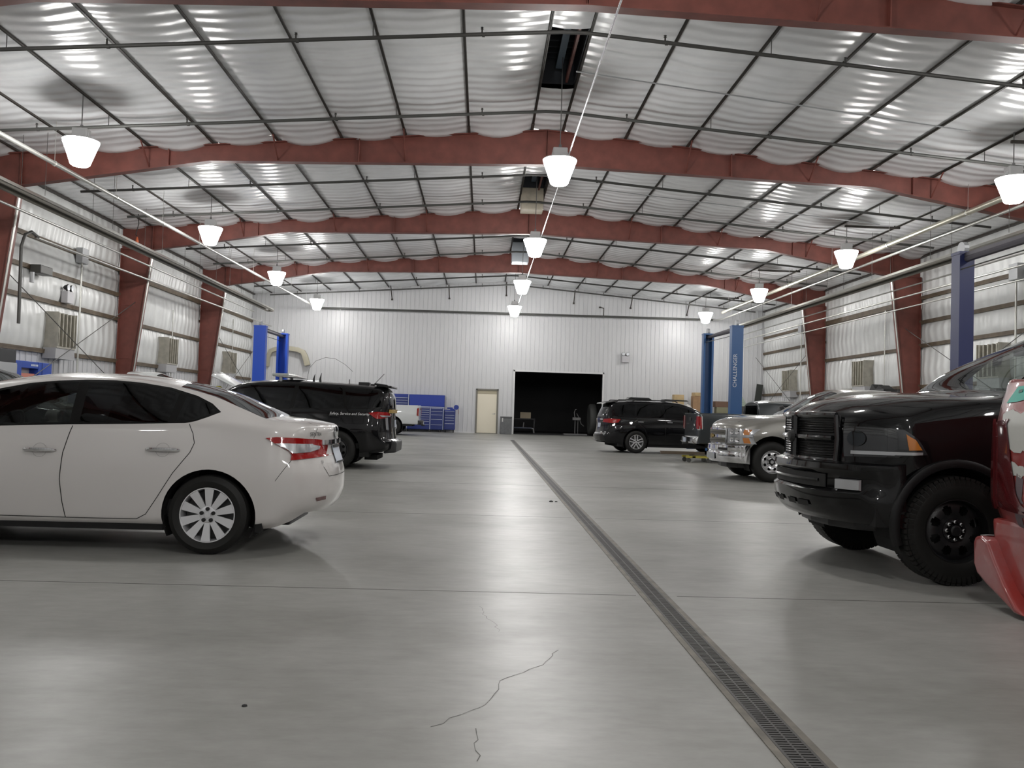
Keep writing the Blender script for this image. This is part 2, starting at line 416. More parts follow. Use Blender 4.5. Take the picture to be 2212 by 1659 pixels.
# ------------------------------------------------------------------ ridge vents
m_hood = mat('dark_vent_steel', (0.07, 0.075, 0.085), 0.4, 0.6)
def vent(y0, y1, label, boxmat=None, boxy=None, boxz=(7.7, 8.4)):
    r = thing('ridge_vent', label, 'roof vent', (XC, (y0+y1)/2, 8.3), 0, 'ridge vents')
    L2 = (y1-y0)/2
    b = MB()
    b.rng(-0.37, -0.35, -L2, L2, 0.0, 0.62); b.rng(0.35, 0.37, -L2, L2, 0.0, 0.62); b.rng(-0.37, 0.37, -L2-0.01, -L2+0.01, 0, 0.62); b.rng(-0.37, 0.37, L2-0.01, L2+0.01, 0, 0.62)
    b.rng(-0.37, 0.37, -L2, L2, 0.60, 0.62)
    yy = -L2+0.15
    while yy < L2: b.rng(-0.35, 0.35, yy-0.012, yy+0.012, 0.50, 0.60); yy += 0.3
    b.build('throat', m_hood, r)
    MB().rng(-0.05, 0.09, -L2+0.1, L2-0.1, 0.30, 0.36).build('damper', mat('blue_grey_damper', (0.16, 0.21, 0.27), 0.4, 0.3), r)
    MB().rng(0.17, 0.22, -L2+0.05, L2-0.05, 0.02, 0.14).build('rail', m_red, r)
    if boxmat: MB().rng(-0.36, 0.36, boxy-(y0+y1)/2-0.35, boxy-(y0+y1)/2+0.35, boxz[0]-8.3, boxz[1]-8.3).build('hanging_hood', boxmat, r, bevel=0.03)
    return r
vent(*VENTS[3], 'dark open ridge vent nearest the camera')
vent(*VENTS[0], 'long dark open ridge vent above the nearest ridge lamp')
vent(*VENTS[1], 'ridge vent with a tan hood hanging below it', mat('tan_hood', (0.50, 0.45, 0.36), 0.6, noise=0.15), 27.8)
vent(*VENTS[2], 'ridge vent with a silver hood, farthest from the camera', mat('silver_hood', (0.60, 0.65, 0.70), 0.3, 0.6), 36.5, (7.5, 8.35))

# ------------------------------------------------------------------ lamps
m_glow = mat('lamp_glow', (0.9, 0.9, 0.9), 0.3, emit=((1.0, 0.985, 0.96), LAMP_POWER))
m_ball = mat('lamp_housing', (0.62, 0.62, 0.62), 0.4, 0.2)
m_rod = mat('lamp_rod', (0.20, 0.20, 0.20), 0.4, 0.6)
def lamp(x, y, label, row):
    r = thing('high_bay_lamp', label, 'ceiling lamp', (x, y, 5.93), 0, 'high bay lamps')
    MB().lathe([(0.0, 0.0), (0.15, 0.002), (0.185, 0.03), (0.23, 0.16), (0.285, 0.32), (0.345, 0.48), (0.352, 0.51)], 24).build('shade', m_glow, r, smooth=30)
    MB().lathe([(0.352, 0.511), (0.345, 0.535), (0.16, 0.56), (0.0, 0.56)], 24).build('shade_cap', m_ball, r, smooth=30)
    b = MB().rng(-0.15, 0.15, -0.11, 0.11, 0.56, 0.76); b.rng(-0.17, 0.17, -0.05, 0.05, 0.60, 0.68)
    b.build('ballast_housing', m_ball, r, bevel=0.02)
    zt = (2.69 if row == 'ridge' else zr(x)+0.05-5.93)
    b = MB().tube([(0, 0, 0.76), (0, 0, zt)], 0.011, 6); b.tube([(0, 0, 0.78), (0.0, 0, 0.84)], 0.03, 8); b.build('hanging_rod', m_rod, r)
    return r
LY = [-7.43, 0.95, 9.33, 17.71, 26.09, 34.47, 42.85]
POSN = ['behind the camera', 'above the camera', 'out of view just ahead of the camera', 'nearest one in view', 'second nearest in view', 'third nearest in view', 'closest to the white end wall']
for j, (lx, row) in enumerate(((-8.32, 'left'), (1.44, 'ridge'), (11.03, 'right'))):
    for y, pn in zip(LY, POSN):
        if row == 'left' and 0 < y < 2: continue
        r = lamp(lx, y, 'glowing high bay lamp, %s row, %s' % (row, pn), row)
        if row == 'right': MB().rng(-0.06, 1.66, -0.03, 0.03, 1.27, 1.33).tube([(1.5, 0, 1.3), (1.5, 0, 1.42)], 0.02, 6).build('mounting_strut', m_dark, r)

# ------------------------------------------------------------------ drain
dx0, dx1 = 1.185, 1.31
dr = thing('trench_drain', 'long dark trench drain grate running down the middle of the floor', 'drain', ((dx0+dx1)/2, 18.5, 0), math.atan2(-(dx1-dx0), 37.0)*1.0)
fm = MB(); fm.rng(-0.095, -0.062, -21, 18.2, -0.02, 0.004); fm.rng(0.062, 0.095, -21, 18.2, -0.02, 0.004)
fm.build('frame', mat('rusty_drain_frame', (0.16, 0.145, 0.12), 0.6, noise=0.35, nscale=9), dr)
MB().rng(-0.062, 0.062, -21, 18.2, -0.02, 0.0012).build('channel', mat('drain_shadow', (0.012, 0.012, 0.012), 0.9), dr)
m_grate = mat('cast_grate', (0.075, 0.072, 0.07), 0.5, 0.4)
gr = MB(); y = -21.0
while y < 18.2:
    step = 0.024 if y < -9 else 0.05
    gr.rng(-0.061, 0.061, y-step*0.27, y+step*0.27, -0.015, 0.004); y += step
gr.rng(-0.061, -0.05, -21, 18.2, -0.015, 0.0045); gr.rng(0.05, 0.061, -21, 18.2, -0.015, 0.0045); gr.rng(-0.004, 0.004, -21, 18.2, -0.015, 0.0042)
g = gr.build('grate', m_grate, dr)
# joints and cracks in the slab
m_joint = mat('slab_joint', (0.07, 0.068, 0.06), 0.5, spec=0.3)
jn = MB()
for yj in (5.87, 10.12, 14.4, 18.6, 22.8, 27.1): jn.rng(XL, 1.08, yj-0.005, yj+0.005, -0.01, 0.0008); jn.rng(1.36, XR, yj-0.005, yj+0.005, -0.01, 0.0008)
struct(jn.build('trim_%d' % nt_, m_joint)); nt_ += 1
def crack(pts, seed, w=0.004):
    rg = random.Random(seed); b = MB(); P_ = []
    for (x0, y0), (x1, y1) in zip(pts[:-1], pts[1:]):
        n = max(2, int(hypot(x1-x0, y1-y0)/0.05))
        for k in range(n): P_.append((x0+(x1-x0)*k/n+rg.uniform(-.012, .012), y0+(y1-y0)*k/n+rg.uniform(-.012, .012)))
    P_.append(pts[-1])
    for i, ((x0, y0), (x1, y1)) in enumerate(zip(P_[:-1], P_[1:])):
        d = Vector((x1-x0, y1-y0)).normalized(); n_ = Vector((-d.y, d.x))*w*rg.uniform(.3, 1)
        b.add([(x0-n_.x, y0-n_.y, 0.0009), (x1-n_.x, y1-n_.y, 0.0009), (x1+n_.x, y1+n_.y, 0.0009), (x0+n_.x, y0+n_.y, 0.0009)], [(0, 1, 2, 3)])
    return b
# ------------------------------------------------------------------ pipes under the roof
def rp(dx): return 7.86-0.077*abs(dx)
PN = ['first', 'second', 'third', 'fourth', 'fifth', 'sixth', 'seventh', 'eighth']
for k, y in enumerate((14.83, 18.85, 23.98, 27.1, 32.45, 35.7, 42.1, 45.2)):
    r = thing('sprinkler_pipe', 'dark sprinkler pipe crossing under the roof, %s one back from the camera' % PN[k], 'pipe', (XC, y, 0), 0, 'sprinkler pipes under the roof')
    MB().tube([(-12.6, 0, rp(12.6)), (-0.2, 0, rp(0.1)), (0.2, 0, rp(0.1)), (12.9, 0, rp(12.9))], 0.036, 8).build('pipe', m_pipe, r, smooth=True)
    for dx in (-11.2, -8, -4.8, -1.6, 1.6, 4.8, 8, 11.2):
        b = MB().tube([(dx, 0, rp(dx)), (dx, 0, rp(dx)+0.10)], 0.016, 6); b.lathe([(0.0, 0.10), (0.03, 0.10), (0.012, 0.125), (0.03, 0.13), (0, 0.135)], 8, 'Z', (dx, 0, rp(dx)))
        b.tube([(dx, 0, rp(dx)), (dx+0.05, 0, rp(dx))], 0.043, 8)
        b.build('sprinkler_head', m_pipe, r)
    for dx in (-9.2, -3.05, 3.05, 9.2):
        s = 1 if dx > 0 else -1; p = 0.38+1.55*round((abs(dx)-0.38)/1.55)
        MB().tube([(s*p, 0, rp(p)), (s*p, 0, zr(XC+s*p)+0.01)], 0.008, 5).build('hanger', m_pipe, r)
def pipe(name, label, pts, rad, m, cat='pipe', hang=None, n=10, group=None):
    r = thing(name, label, cat, pts[0], 0, group); o = Vector(pts[0])
    MB().tube([Vector(p)-o for p in pts], rad, n).build('pipe', m, r, smooth=True)
    if hang:
        a, b_ = Vector(pts[0]), Vector(pts[-1])
        L_ = (b_-a).length; k = 1.2
        while k < L_:
            p = a+(b_-a)*(k/L_); zt = zr(p.x)+0.12
            q = MB().tube([(p.x-o.x, p.y-o.y, p.z-o.z-rad), (p.x-o.x, p.y-o.y, zt-o.z)], 0.006, 5); q.tube([(p.x-o.x, p.y-o.y-0.015, p.z-o.z), (p.x-o.x, p.y-o.y+0.015, p.z-o.z)], rad*1.25, 8)
            q.build('hanger', m_galv, r); k += hang
    return r
pipe('sprinkler_main', 'grey sprinkler main running level across the top of the white end wall', [(-8.86, 45.75, 6.36), (12.3, 45.75, 6.44)], 0.055, m_pipe, hang=3.1)
pipe('gas_pipe', 'pale bright pipe slanting along the left side under the roof, below the left lamps', [(-10.0, 3.0, 6.36), (-8.86, 45.7, 6.36)], 0.05, m_galv, hang=3.0)
pipe('conduit', 'thin bright conduit running along the ridge past every ridge lamp', [(1.625, 0.9, 6.57), (1.625, 44.2, 6.57)], 0.016, mat('bright_conduit', (0.75, 0.75, 0.77), 0.25, 0.8), 'conduit')
pipe('conduit', 'thin grey conduit crossing the right roof slope, nearer one', [(1.6, 16.4, rp(0.2)-0.05), (9.8, 17.2, rp(8.4)+0.02)], 0.014, m_zinc, 'conduit')
pipe('conduit', 'thin grey conduit crossing the right roof slope, farther one', [(3.2, 24.7, rp(1.8)-0.02), (11.6, 25.1, rp(10.2)+0.02)], 0.014, m_zinc, 'conduit')
m_tube = mat('heater_tube', (0.33, 0.31, 0.27), 0.42, 0.7)
m_refl = mat('heater_reflector', (0.40, 0.39, 0.36), 0.38, 0.8)
def heater(label, xa, xb, z, y0, y1):
    xm = (xa+xb)/2; r = thing('tube_heater', label, 'heater', (xm, (y0+y1)/2, z)); L2 = (y1-y0)/2; w = abs(xb-xa)/2
    MB().tube([(-w, -L2, 0), (-w, L2-0.1, 0), (-w*0.7, L2, 0), (w*0.7, L2, 0), (w, L2-0.1, 0), (w, -L2, 0)], 0.05, 10).build('radiant_tube', m_tube, r, smooth=True)
    b = MB(); pr_ = [(-w-0.10, -0.01), (-w-0.05, 0.075), (w+0.05, 0.075), (w+0.10, -0.01), (w+0.095, -0.015), (w+0.045, 0.066), (-w-0.045, 0.066), (-w-0.095, -0.015)]
    b.prism(pr_, 'Y', -L2, L2-0.3); b.build('reflector', m_refl, r)
    MB().rng(-w-0.12, -w+0.16, -L2-0.55, -L2, -0.12, 0.14).build('burner_box', m_zinc, r, bevel=0.02)
    k = -L2+1
    while k < L2:
        MB().tube([(-w-0.12, k, 0.08), (-w-0.12, k, zr(xm)-z+0.1)], 0.006, 5).tube([(w+0.12, k, 0.08), (w+0.12, k, zr(xm)-z+0.1)], 0.006, 5).build('hanging_chain', m_pipe, r); k += 3.6
    return r
heater('long radiant tube heater hung high along the left wall', -10.22, -10.52, 5.72, 4.5, 42.0)
heater('long radiant tube heater hung high along the right wall', 12.42, 12.78, 5.72, 4.5, 43.2)
pipe('vent_duct', 'thick pale duct slanting along the right side just outside the right lamps', [(11.93, 3, 6.52), (11.93, 43, 6.52)], 0.072, mat('aged_duct', (0.55, 0.53, 0.44), 0.33, 0.8), 'duct', hang=4.2)
pipe('gas_pipe', 'thinner pipe along the right side below the thick duct', [(12.36, 3, 6.35), (12.36, 44.6, 6.36), (12.2, 45.7, 6.42)], 0.04, m_galv)
pipe('air_line', 'thin galvanised air line along the right wall, topmost of the three', [(13.35, 3, 5.55), (13.35, 44.5, 5.55)], 0.024, m_galv)
pipe('air_line', 'thin galvanised air line along the right wall, lowest of the three', [(13.2, 3, 4.85), (13.2, 44.5, 4.85)], 0.022, m_galv)
pipe('air_line', 'thin galvanised air line along the right wall, middle one', [(13.1, 3, 5.18), (13.1, 43.5, 5.18)], 0.026, m_galv)
pipe('air_line', 'galvanised air line along the left wall, just below the heater', [(-10.75, 3, 5.50), (-10.75, 40.5, 5.50)], 0.03, m_galv)
pipe('air_line', 'lowest galvanised air line along the left wall, ending above the blue lift', [(-11.45, 22.2, 5.26), (-10.95, 44.6, 5.22)], 0.032, m_galv)
pipe('bent_hose', 'dark hose bent over the top of the nearest left column', [(-11.4, 21.5, 3.0), (-11.45, 21.55, 4.9), (-11.42, 21.65, 5.22), (-11.4, 21.9, 5.34), (-11.44, 22.3, 5.28)], 0.04, m_pipe, 'hose')
b = thing('hoist_cord', 'dark cord with a red hook hanging by the middle left column', 'cord', (-11.2, 27.9, 7.2))
MB().tube([(0, 0, 0), (0, 0, 0.12)], 0.02, 6).build('hanger', m_black, b)
MB().tube([(0, 0, 0), (0.03, 0, -0.35), (-0.05, 0, -0.7), (0, 0, -0.75)], 0.014, 6).build('cord', m_black, b)
MB().lathe([(0, -1.1), (0.04, -1.05), (0.05, -0.9), (0.02, -0.78), (0, -0.76)], 10).build('hook', mat('orange_hook', (0.55, 0.12, 0.04), 0.5), b, smooth=True)
# short kicker braces on the end wall
for k, (x, z) in enumerate(((-5.02, 7.62), (-1.97, 7.78), (1.08, 8.05), (4.72, 7.75), (7.8, 7.6), (10.86, 7.32))):
    b = MB().tube([(x, 45.55, z), (x+0.02, 46.28, z-0.62)], 0.028, 6); b.box((x+0.02, 46.28, z-0.62), (0.1, 0.08, 0.08))
    tag(b.build('gable_brace', m_dark), 'short dark brace from roof to end wall, %s from the left' % ORD[k], 'brace', 'braces along the end wall')
b = MB().tube([(6.30, 45.78, 6.44), (6.30, 45.78, 6.86), (6.12, 45.78, 6.90)], 0.03, 6); b.box((6.1, 45.78, 6.9), (0.12, 0.08, 0.08))
tag(b.build('pipe_bracket', m_dark), 'dark bracket standing on the grey pipe across the end wall', 'bracket')

# ------------------------------------------------------------------ things on the side walls
m_lv = mat('weathered_louver', (0.44, 0.42, 0.36), 0.45, 0.35, noise=0.2, nscale=5)
def louver(s, X, y, label):
    r = thing('wall_louver', label, 'louver', (X, y, 2.62), 0, 'wall louvers')
    b = MB(); b.rng(0, s*0.42, -0.55, -0.53, 0.05, 1.02); b.rng(0, s*0.42, 0.53, 0.55, 0.05, 1.02); b.rng(0, s*0.40, -0.55, 0.55, 0.0, 0.05)
    b.build('casing', m_lv, r)
    v = MB()
    for k in range(5):
        yy = -0.44+0.22*k; v.prism([(s*0.02, yy-0.10), (s*0.30, yy-0.02), (s*0.42, yy-0.06), (s*0.43, yy-0.03), (s*0.31, yy+0.02), (s*0.03, yy-0.06)], 'Z', 0.06, 1.0)
    v.rng(s*0.02, s*0.34, -0.53, 0.53, 0.06, 0.98)
    v.build('vanes', m_lv, r)
    MB().prism([(-0.58, -0.30), (0.58, -0.30), (0.55, 0.0), (-0.55, 0.0)], 'X', s*0.02, s*0.38).build('lower_tray', mat('grey_tray', (0.42, 0.42, 0.43), 0.5), r)
LVP = ['nearest of the three', 'middle of the three', 'farthest of the three']
for k, y in enumerate((25.25, 33.77, 41.84)): louver(1, XL+0.06, y, 'tan metal louver box on the left wall, %s' % LVP[k])
for k, y in enumerate((24.9, 33.66, 41.78)): louver(-1, XR-0.06, y, 'tan metal louver box on the right wall, %s' % LVP[k])
def emergency(loc, rotz, label):
    r = thing('emergency_light', label, 'emergency light', loc, rotz)
    MB().rng(-0.19, 0.19, -0.12, 0.07, -0.22, 0.12).build('battery_case', mat('emergency_case', (0.52, 0.51, 0.53), 0.45), r, bevel=0.012)
    for s in (-1, 1):
        b = MB().lathe([(0.02, -0.10), (0.06, -0.06), (0.095, 0.02), (0.10, 0.04)], 14, 'Y', (0, 0, 0))
        b.v = [(x+s*0.12, -y-0.05, z+0.23) for x, y, z in b.v]; b.tube([(s*0.12, -0.05, 0.10), (s*0.12, -0.05, 0.18)], 0.02, 6)
        hd = b.build('lamp_head', m_black, r, smooth=True)
        MB().lathe([(0, 0.035), (0.088, 0.03), (0.088, 0.038), (0, 0.045)], 14, 'Y').build('lens', mat('clear_lens', (0.75, 0.77, 0.8), 0.1), hd, loc=(s*0.12, -0.14, 0.23))
    return r
emergency((7.6, YW-0.10, 4.25), 0, 'grey two-headed emergency light on the white end wall right of the doorway')
emergency((XL+0.21, 25.66, 4.20), pi/2, 'grey two-headed emergency light on the left wall above the nearest louver')
def ebox(s, X, y, z, label, low=0.0):
    r = thing('junction_box', label, 'electrical box', (X, y, z))
    MB().rng(0, s*0.2, -0.2, 0.2, -0.22, 0.24).build('box', m_zinc, r, bevel=0.01)
    MB().tube([(s*0.1, 0, -0.2), (s*0.1, 0, -z+low)], 0.03, 8).build('conduit', m_galv, r, smooth=True)
ebox(1, XL+0.15, 26.43, 5.5, 'grey electrical box with a vertical conduit on the left wall')
ebox(-1, XR-0.15, 23.9, 5.6, 'grey electrical box with a vertical conduit on the right wall beyond the blue post')
ebox(-1, XR-0.15, 40.4, 5.55, 'small grey electrical box high on the right wall in the farthest bay')
for nm, X, y, zt, lb in (('conduit', XL+0.18, 34.42, 4.8, 'thin vertical conduit on the left wall between the middle and far columns'), ('conduit', XL+0.18, 42.6, 5.3, 'thin vertical conduit on the left wall in the farthest bay'),
                         ('conduit', XR-0.18, 32.02, 5.45, 'thin vertical conduit on the right wall between the two visible columns')):
    tag(MB().tube([(X, y, 0), (X, y, zt)], 0.02, 6).build(nm, m_galv), lb, 'conduit')
b = thing('motor_unit', 'dark box-shaped motor on the upper girt of the left wall', 'motor', (XL+0.15, 24.06, 4.66))
MB().rng(0, 0.3, -0.4, 0.25, -0.1, 0.14).build('housing', m_pipe, b, bevel=0.03); MB().tube([(0.15, -0.55, -0.1), (0.15, -0.55, -0.38)], 0.06, 8).build('sensor', m_zinc, b)
# diagonal wind-brace rods
for X, s, side in ((XL+0.67, 1, 'left'), (XR-0.67, -1, 'right')):
    for a, c, where in ((21.3, 29.4, 'nearer'), (38.1, 45.8, 'farther')):
        tag(MB().tube([(X, a, 4.4), (X, c, 1.2)], 0.012, 5).build('brace_rod', m_pipe), 'thin brace rod on the %s wall falling toward the back, %s bay' % (side, where), 'brace rod')
        tag(MB().tube([(X+s*0.03, a, 1.0), (X+s*0.03, c, 4.5)], 0.012, 5).build('brace_rod', m_pipe), 'thin brace rod on the %s wall rising toward the back, %s bay' % (side, where), 'brace rod')

# ------------------------------------------------------------------ two-post lifts
def lift(posts, H, m, label, text=None, pw=0.38, bar_z=None):
    (x0, y0), (x1, y1) = posts
    r = thing('vehicle_lift', label, 'vehicle lift', ((x0+x1)/2, (y0+y1)/2, 0)); ox, oy = (x0+x1)/2, (y0+y1)/2
    for k, (px, py, f) in enumerate(((x0, y0, 1), (x1, y1, -1))):
        b = MB(); px -= ox; py -= oy
        # C-channel open toward the other post
        w_ = pw/2
        pl = [(px-w_, py-f*0.13), (px+w_, py-f*0.13), (px+w_, py+f*0.13), (px+w_*0.62, py+f*0.13), (px+w_*0.62, py+f*0.11), (px+w_-0.025, py+f*0.11), (px+w_-0.025, py-f*0.105), (px-w_+0.025, py-f*0.105), (px-w_+0.025, py+f*0.11), (px-w_*0.62, py+f*0.11), (px-w_*0.62, py+f*0.13), (px-w_, py+f*0.13)]
        b.prism(pl, 'Z', 0.02, H)
        b.rng(px-0.25, px+0.25, py-0.24, py+0.24, 0, 0.025); b.rng(px-w_-0.01, px+w_+0.01, py-0.14, py+0.14, H-0.02, H+0.03)
        post = b.build('post', m, r)
        MB().rng(px-w_+0.04, px+w_-0.04, py-0.08, py+f*0.20, 0.12, 0.85).build('carriage', m_pipe, r, bevel=0.01)
        MB().lathe([(0, -0.04), (0.12, -0.04), (0.12, 0.04), (0, 0.04)], 16, 'X', (px, py, H+0.09)).build('pulley', m_zinc, r)
        for sx in (-1, 1):
            MB().tube([(px+sx*0.1, py+f*0.2, 0.18), (px+sx*0.75, py+f*0.38, 0.16)], [0.06, 0.045], 8).lathe([(0.0, 0.16), (0.07, 0.16), (0.07, 0.24), (0, 0.24)], 12, 'Z', (px+sx*0.75, py+f*0.38, 0)).build('arm', m, r)
        if text and k == 0:
            tm = text_mesh(text, 0.17); lt = link('lettering', tm, mat('white_paint_mark', (0.75, 0.78, 0.82), 0.5), post)
            lt.matrix_local = Matrix.Translation((px-0.06, py-0.1335, H*0.66)) @ Matrix.Rotation(-pi/2, 4, 'Y') @ Matrix.Rotation(pi/2, 4, 'X')
    z = bar_z or H-0.10
    b = MB().tube([(x0-ox, y0-oy, z), (x1-ox, y1-oy, z)], 0.055, 8); b.rng(x0-ox-0.05, x0-ox+0.05, min(y0, y1)-oy, max(y0, y1)-oy, z+0.04, z+0.10)
    b.build('crossbar', mat('lift_crossbar', (0.10, 0.095, 0.11), 0.5, 0.3), r)
    MB().tube([(x0-ox-0.1, y0-oy, z-0.18), (x1-ox-0.1, y1-oy, z-0.18)], 0.012, 5).build('safety_bar', m_pipe, r)
    return r
m_blueb = mat('bright_blue_enamel', (0.025, 0.10, 0.62), 0.35)
m_blue2 = mat('mid_blue_enamel', (0.035, 0.11, 0.28), 0.4)
m_navy = mat('navy_enamel', (0.022, 0.03, 0.11), 0.42)
lift(((-8.38, 32.6), (-8.30, 35.9)), 4.11, m_blueb, 'bright blue two-post vehicle lift at the far left', None, 0.44)
lift(((7.95, 27.0), (7.80, 29.9)), 4.11, m_blue2, 'mid blue two-post vehicle lift straddling the black crossover at the far right', 'CHALLENGER', 0.36)
lift(((8.05, 14.3), (8.0, 11.2)), 4.11, m_navy, 'dark navy two-post vehicle lift behind the big black pickup', None, 0.25)

# ------------------------------------------------------------------ blue tool cabinets on the end wall
m_bcab = mat('blue_cabinet', (0.012, 0.035, 0.26), 0.35)
m_bdrw = mat('blue_drawer', (0.016, 0.032, 0.17), 0.35)
m_alu = mat('cabinet_trim', (0.50, 0.54, 0.66), 0.35, 0.6)
def drawers(r, x0, x1, zs, y, dx, dz=0):
    for a, b in zip(zs[:-1], zs[1:]):
        d = MB().rng(x0+0.012, x1-0.012, y-0.02, y, a+0.008, b-0.008).build('drawer', m_bdrw, r, bevel=0.004)
        MB().rng(x0+0.03, x1-0.03, y-0.034, y-0.02, b-0.035, b-0.018).build('drawer_pull', m_alu, d)
cy = YW-0.75
r = thing('tool_chest', 'wide blue rolling tool chest with many drawers against the end wall', 'tool chest', (-3.6, cy, 0))
MB().rng(-1.75, 1.58, 0, 0.68, 0.14, 1.30).build('cabinet_body', m_bcab, r, bevel=0.01)
zs = [0.16, 0.42, 0.58, 0.70, 0.82, 0.94, 1.06, 1.17, 1.28]
drawers(r, -1.73, -0.35, zs, 0, 0); drawers(r, -0.33, 0.85, zs, 0, 0); drawers(r, 0.89, 1.54, [0.16, 0.42, 0.70, 0.94, 1.12, 1.28], 0, 0)
for xx in (-0.34, 0.87, 1.56): MB().rng(xx-0.016, xx+0.016, -0.03, 0, 0.15, 1.28).build('trim_strip', m_alu, r)
MB().rng(-1.76, 1.59, -0.02, 0.69, 1.30, 1.335).build('top_rail', m_alu, r)
for xx in (-1.5, -0.35, 0.85, 1.4):
    for yy in (0.1, 0.58): MB().lathe([(0, -0.03), (0.07, -0.03), (0.07, 0.03), (0, 0.03)], 12, 'X', (xx, yy, 0.07)).build('caster', m_pipe, r, smooth=True)
r = thing('tool_hutch', 'blue top chest with a flat raised lid, right one standing on the rolling chest', 'tool chest', (-2.95, cy+0.2, 1.337))
MB().rng(-0.92, 0.95, 0, 0.46, 0, 0.62).build('cabinet_body', m_bcab, r, bevel=0.008); MB().rng(-0.90, 0.93, -0.02, 0, 0.02, 0.60).build('door_panel', mat('blue_panel', (0.010, 0.04, 0.33), 0.3), r)
r = thing('tool_hutch', 'blue drawer top chest, left one standing on the rolling chest', 'tool chest', (-4.62, cy+0.2, 1.337))
MB().rng(-0.72, 0.72, 0, 0.46, 0, 0.63).build('cabinet_body', m_bcab, r, bevel=0.008); drawers(r, -0.70, -0.10, [0.02, 0.18, 0.32, 0.46], 0, 0); drawers(r, -0.08, 0.70, [0.02, 0.18, 0.32, 0.46], 0, 0)
for xx in (-0.09, 0.72): MB().rng(xx-0.014, xx+0.014, -0.03, 0, 0.0, 0.62).build('trim_strip', m_alu, r)
r = thing('side_cabinet', 'narrow blue side cabinet with drawers at the right end of the tool chest', 'tool chest', (-1.72, cy+0.05, 0))
MB().rng(-0.27, 0.30, 0, 0.6, 0.16, 1.20).build('cabinet_body', m_bcab, r, bevel=0.008); drawers(r, -0.26, 0.29, [0.2, 0.5, 0.66, 0.8, 0.94, 1.15], 0, 0)
for xx in (-0.2, 0.22): MB().lathe([(0, -0.03), (0.075, -0.03), (0.075, 0.03), (0, 0.03)], 12, 'X', (xx, 0.3, 0.075)).build('caster', m_pipe, r, smooth=True)
r = thing('bench_vise', 'small blue vise on top of the narrow blue side cabinet', 'vise', (-1.58, cy+0.3, 1.20))
MB().rng(-0.12, 0.12, -0.1, 0.1, 0, 0.07).build('base', m_bcab, r, bevel=0.01); MB().rng(-0.28, 0.02, -0.05, 0.05, 0.05, 0.13).build('anvil', m_bcab, r, bevel=0.02)
MB().lathe([(0.06, -0.05), (0.13, -0.05), (0.13, 0.05), (0.06, 0.05)], 18, 'Y', (0.20, 0, 0.14)).build('jaw_wheel', m_bcab, r, smooth=True); MB().tube([(0.31, 0, 0.05), (0.33, 0, -0.22)], 0.01, 6).build('handle', mat('vise_handle', (0.35, 0.12, 0.08), 0.5), r)

# blue workstation on the left wall
r = thing('tool_workstation', 'blue tool workstation with overhead hutch against the left wall', 'tool chest', (XL+0.10, 23.5, 0))
MB().rng(0.0, 0.72, -1.15, 1.15, 0.1, 1.0).build('base_cabinet', m_bcab, r, bevel=0.01)
for yy, nm in ((-0.80, 'tower'), (0.78, 'tower')): MB().rng(0.0, 0.28, yy-0.36, yy+0.36, 1.0, 2.16).build(nm, mat('royal_blue_cabinet', (0.02, 0.07, 0.40), 0.35), r, bevel=0.01)
MB().rng(0.285, 0.292, 0.60, 0.606, 1.02, 2.14).build('door_gap', m_black, r)
MB().rng(0.0, 0.27, -0.44, 0.42, 1.98, 2.16).build('bridge', mat('royal_blue_cabinet', (0.02, 0.07, 0.40), 0.35), r, bevel=0.008)
b = MB()
for k in range(5): b.rng(0.272, 0.276, 0.05+0.075*k, 0.05+0.075*k+0.05, 2.04, 2.09)
b.build('lettering', mat('white_paint_mark', (0.75, 0.78, 0.82), 0.5), r)
MB().rng(0.0, 0.03, -0.44, 0.42, 1.0, 1.98).build('back_panel', m_white, r)
MB().rng(0.04, 0.2, -0.40, 0.38, 1.72, 1.84).build('parts_tray', mat('salmon_tray', (0.60, 0.22, 0.16), 0.5), r)

# tan cap rail hung on the end wall
hp = [(-11.44, 3.20), (-11.40, 3.75), (-11.28, 4.02), (-11.02, 4.13), (-10.4, 4.20), (-9.85, 4.13), (-9.58, 4.02), (-9.46, 3.80), (-9.32, 3.32)]
V = []; F = []
for i, (x, z) in enumerate(hp):
    a = Vector(hp[max(i-1, 0)]); c = Vector(hp[min(i+1, len(hp)-1)]); t = (c-a).normalized(); n = Vector((-t.y, t.x)); wdt = 0.10+0.04*i/8
    for (dn, dy) in ((-wdt, -0.34), (wdt, -0.30), (wdt, -0.02), (-wdt*0.9, -0.02)): V.append((x+n.x*dn, YW-0.05+dy, z+n.y*dn))
n = len(hp)
for i in range(n-1):
    for k in range(4): F.append((i*4+k, i*4+(k+1) % 4, (i+1)*4+(k+1) % 4, (i+1)*4+k))
F += [(0, 1, 2, 3), tuple((n-1)*4+k for k in (3, 2, 1, 0))]
tag(MB().add(V, F).build('bumper_cover', mat('tan_plastic', (0.42, 0.39, 0.30), 0.5), smooth=50, bevel=0.02), 'tan arched bumper cover hung on the end wall behind the blue lift', 'bumper cover')

# bin beside the man door
r = thing('trash_bin', 'dark grey trash bin between the cream door and the dark doorway', 'trash bin', (1.27, 45.75, 0))
m_bin = mat('grey_bin', (0.13, 0.135, 0.14), 0.5, noise=0.15, nscale=8)
MB().prism([(-0.30, -0.22), (0.30, -0.22), (0.30, 0.24), (-0.30, 0.24)], 'Z', 0.0, 0.86).build('body', m_bin, r, bevel=0.02)
MB().rng(-0.31, 0.31, -0.235, 0.25, 0.86, 0.94).build('lid', mat('bin_lid', (0.10, 0.10, 0.105), 0.5), r, bevel=0.02)
MB().rng(-0.22, -0.16, -0.23, -0.22, 0.66, 0.86).build('paper_tag', mat('paper', (0.6, 0.6, 0.58), 0.7), r)

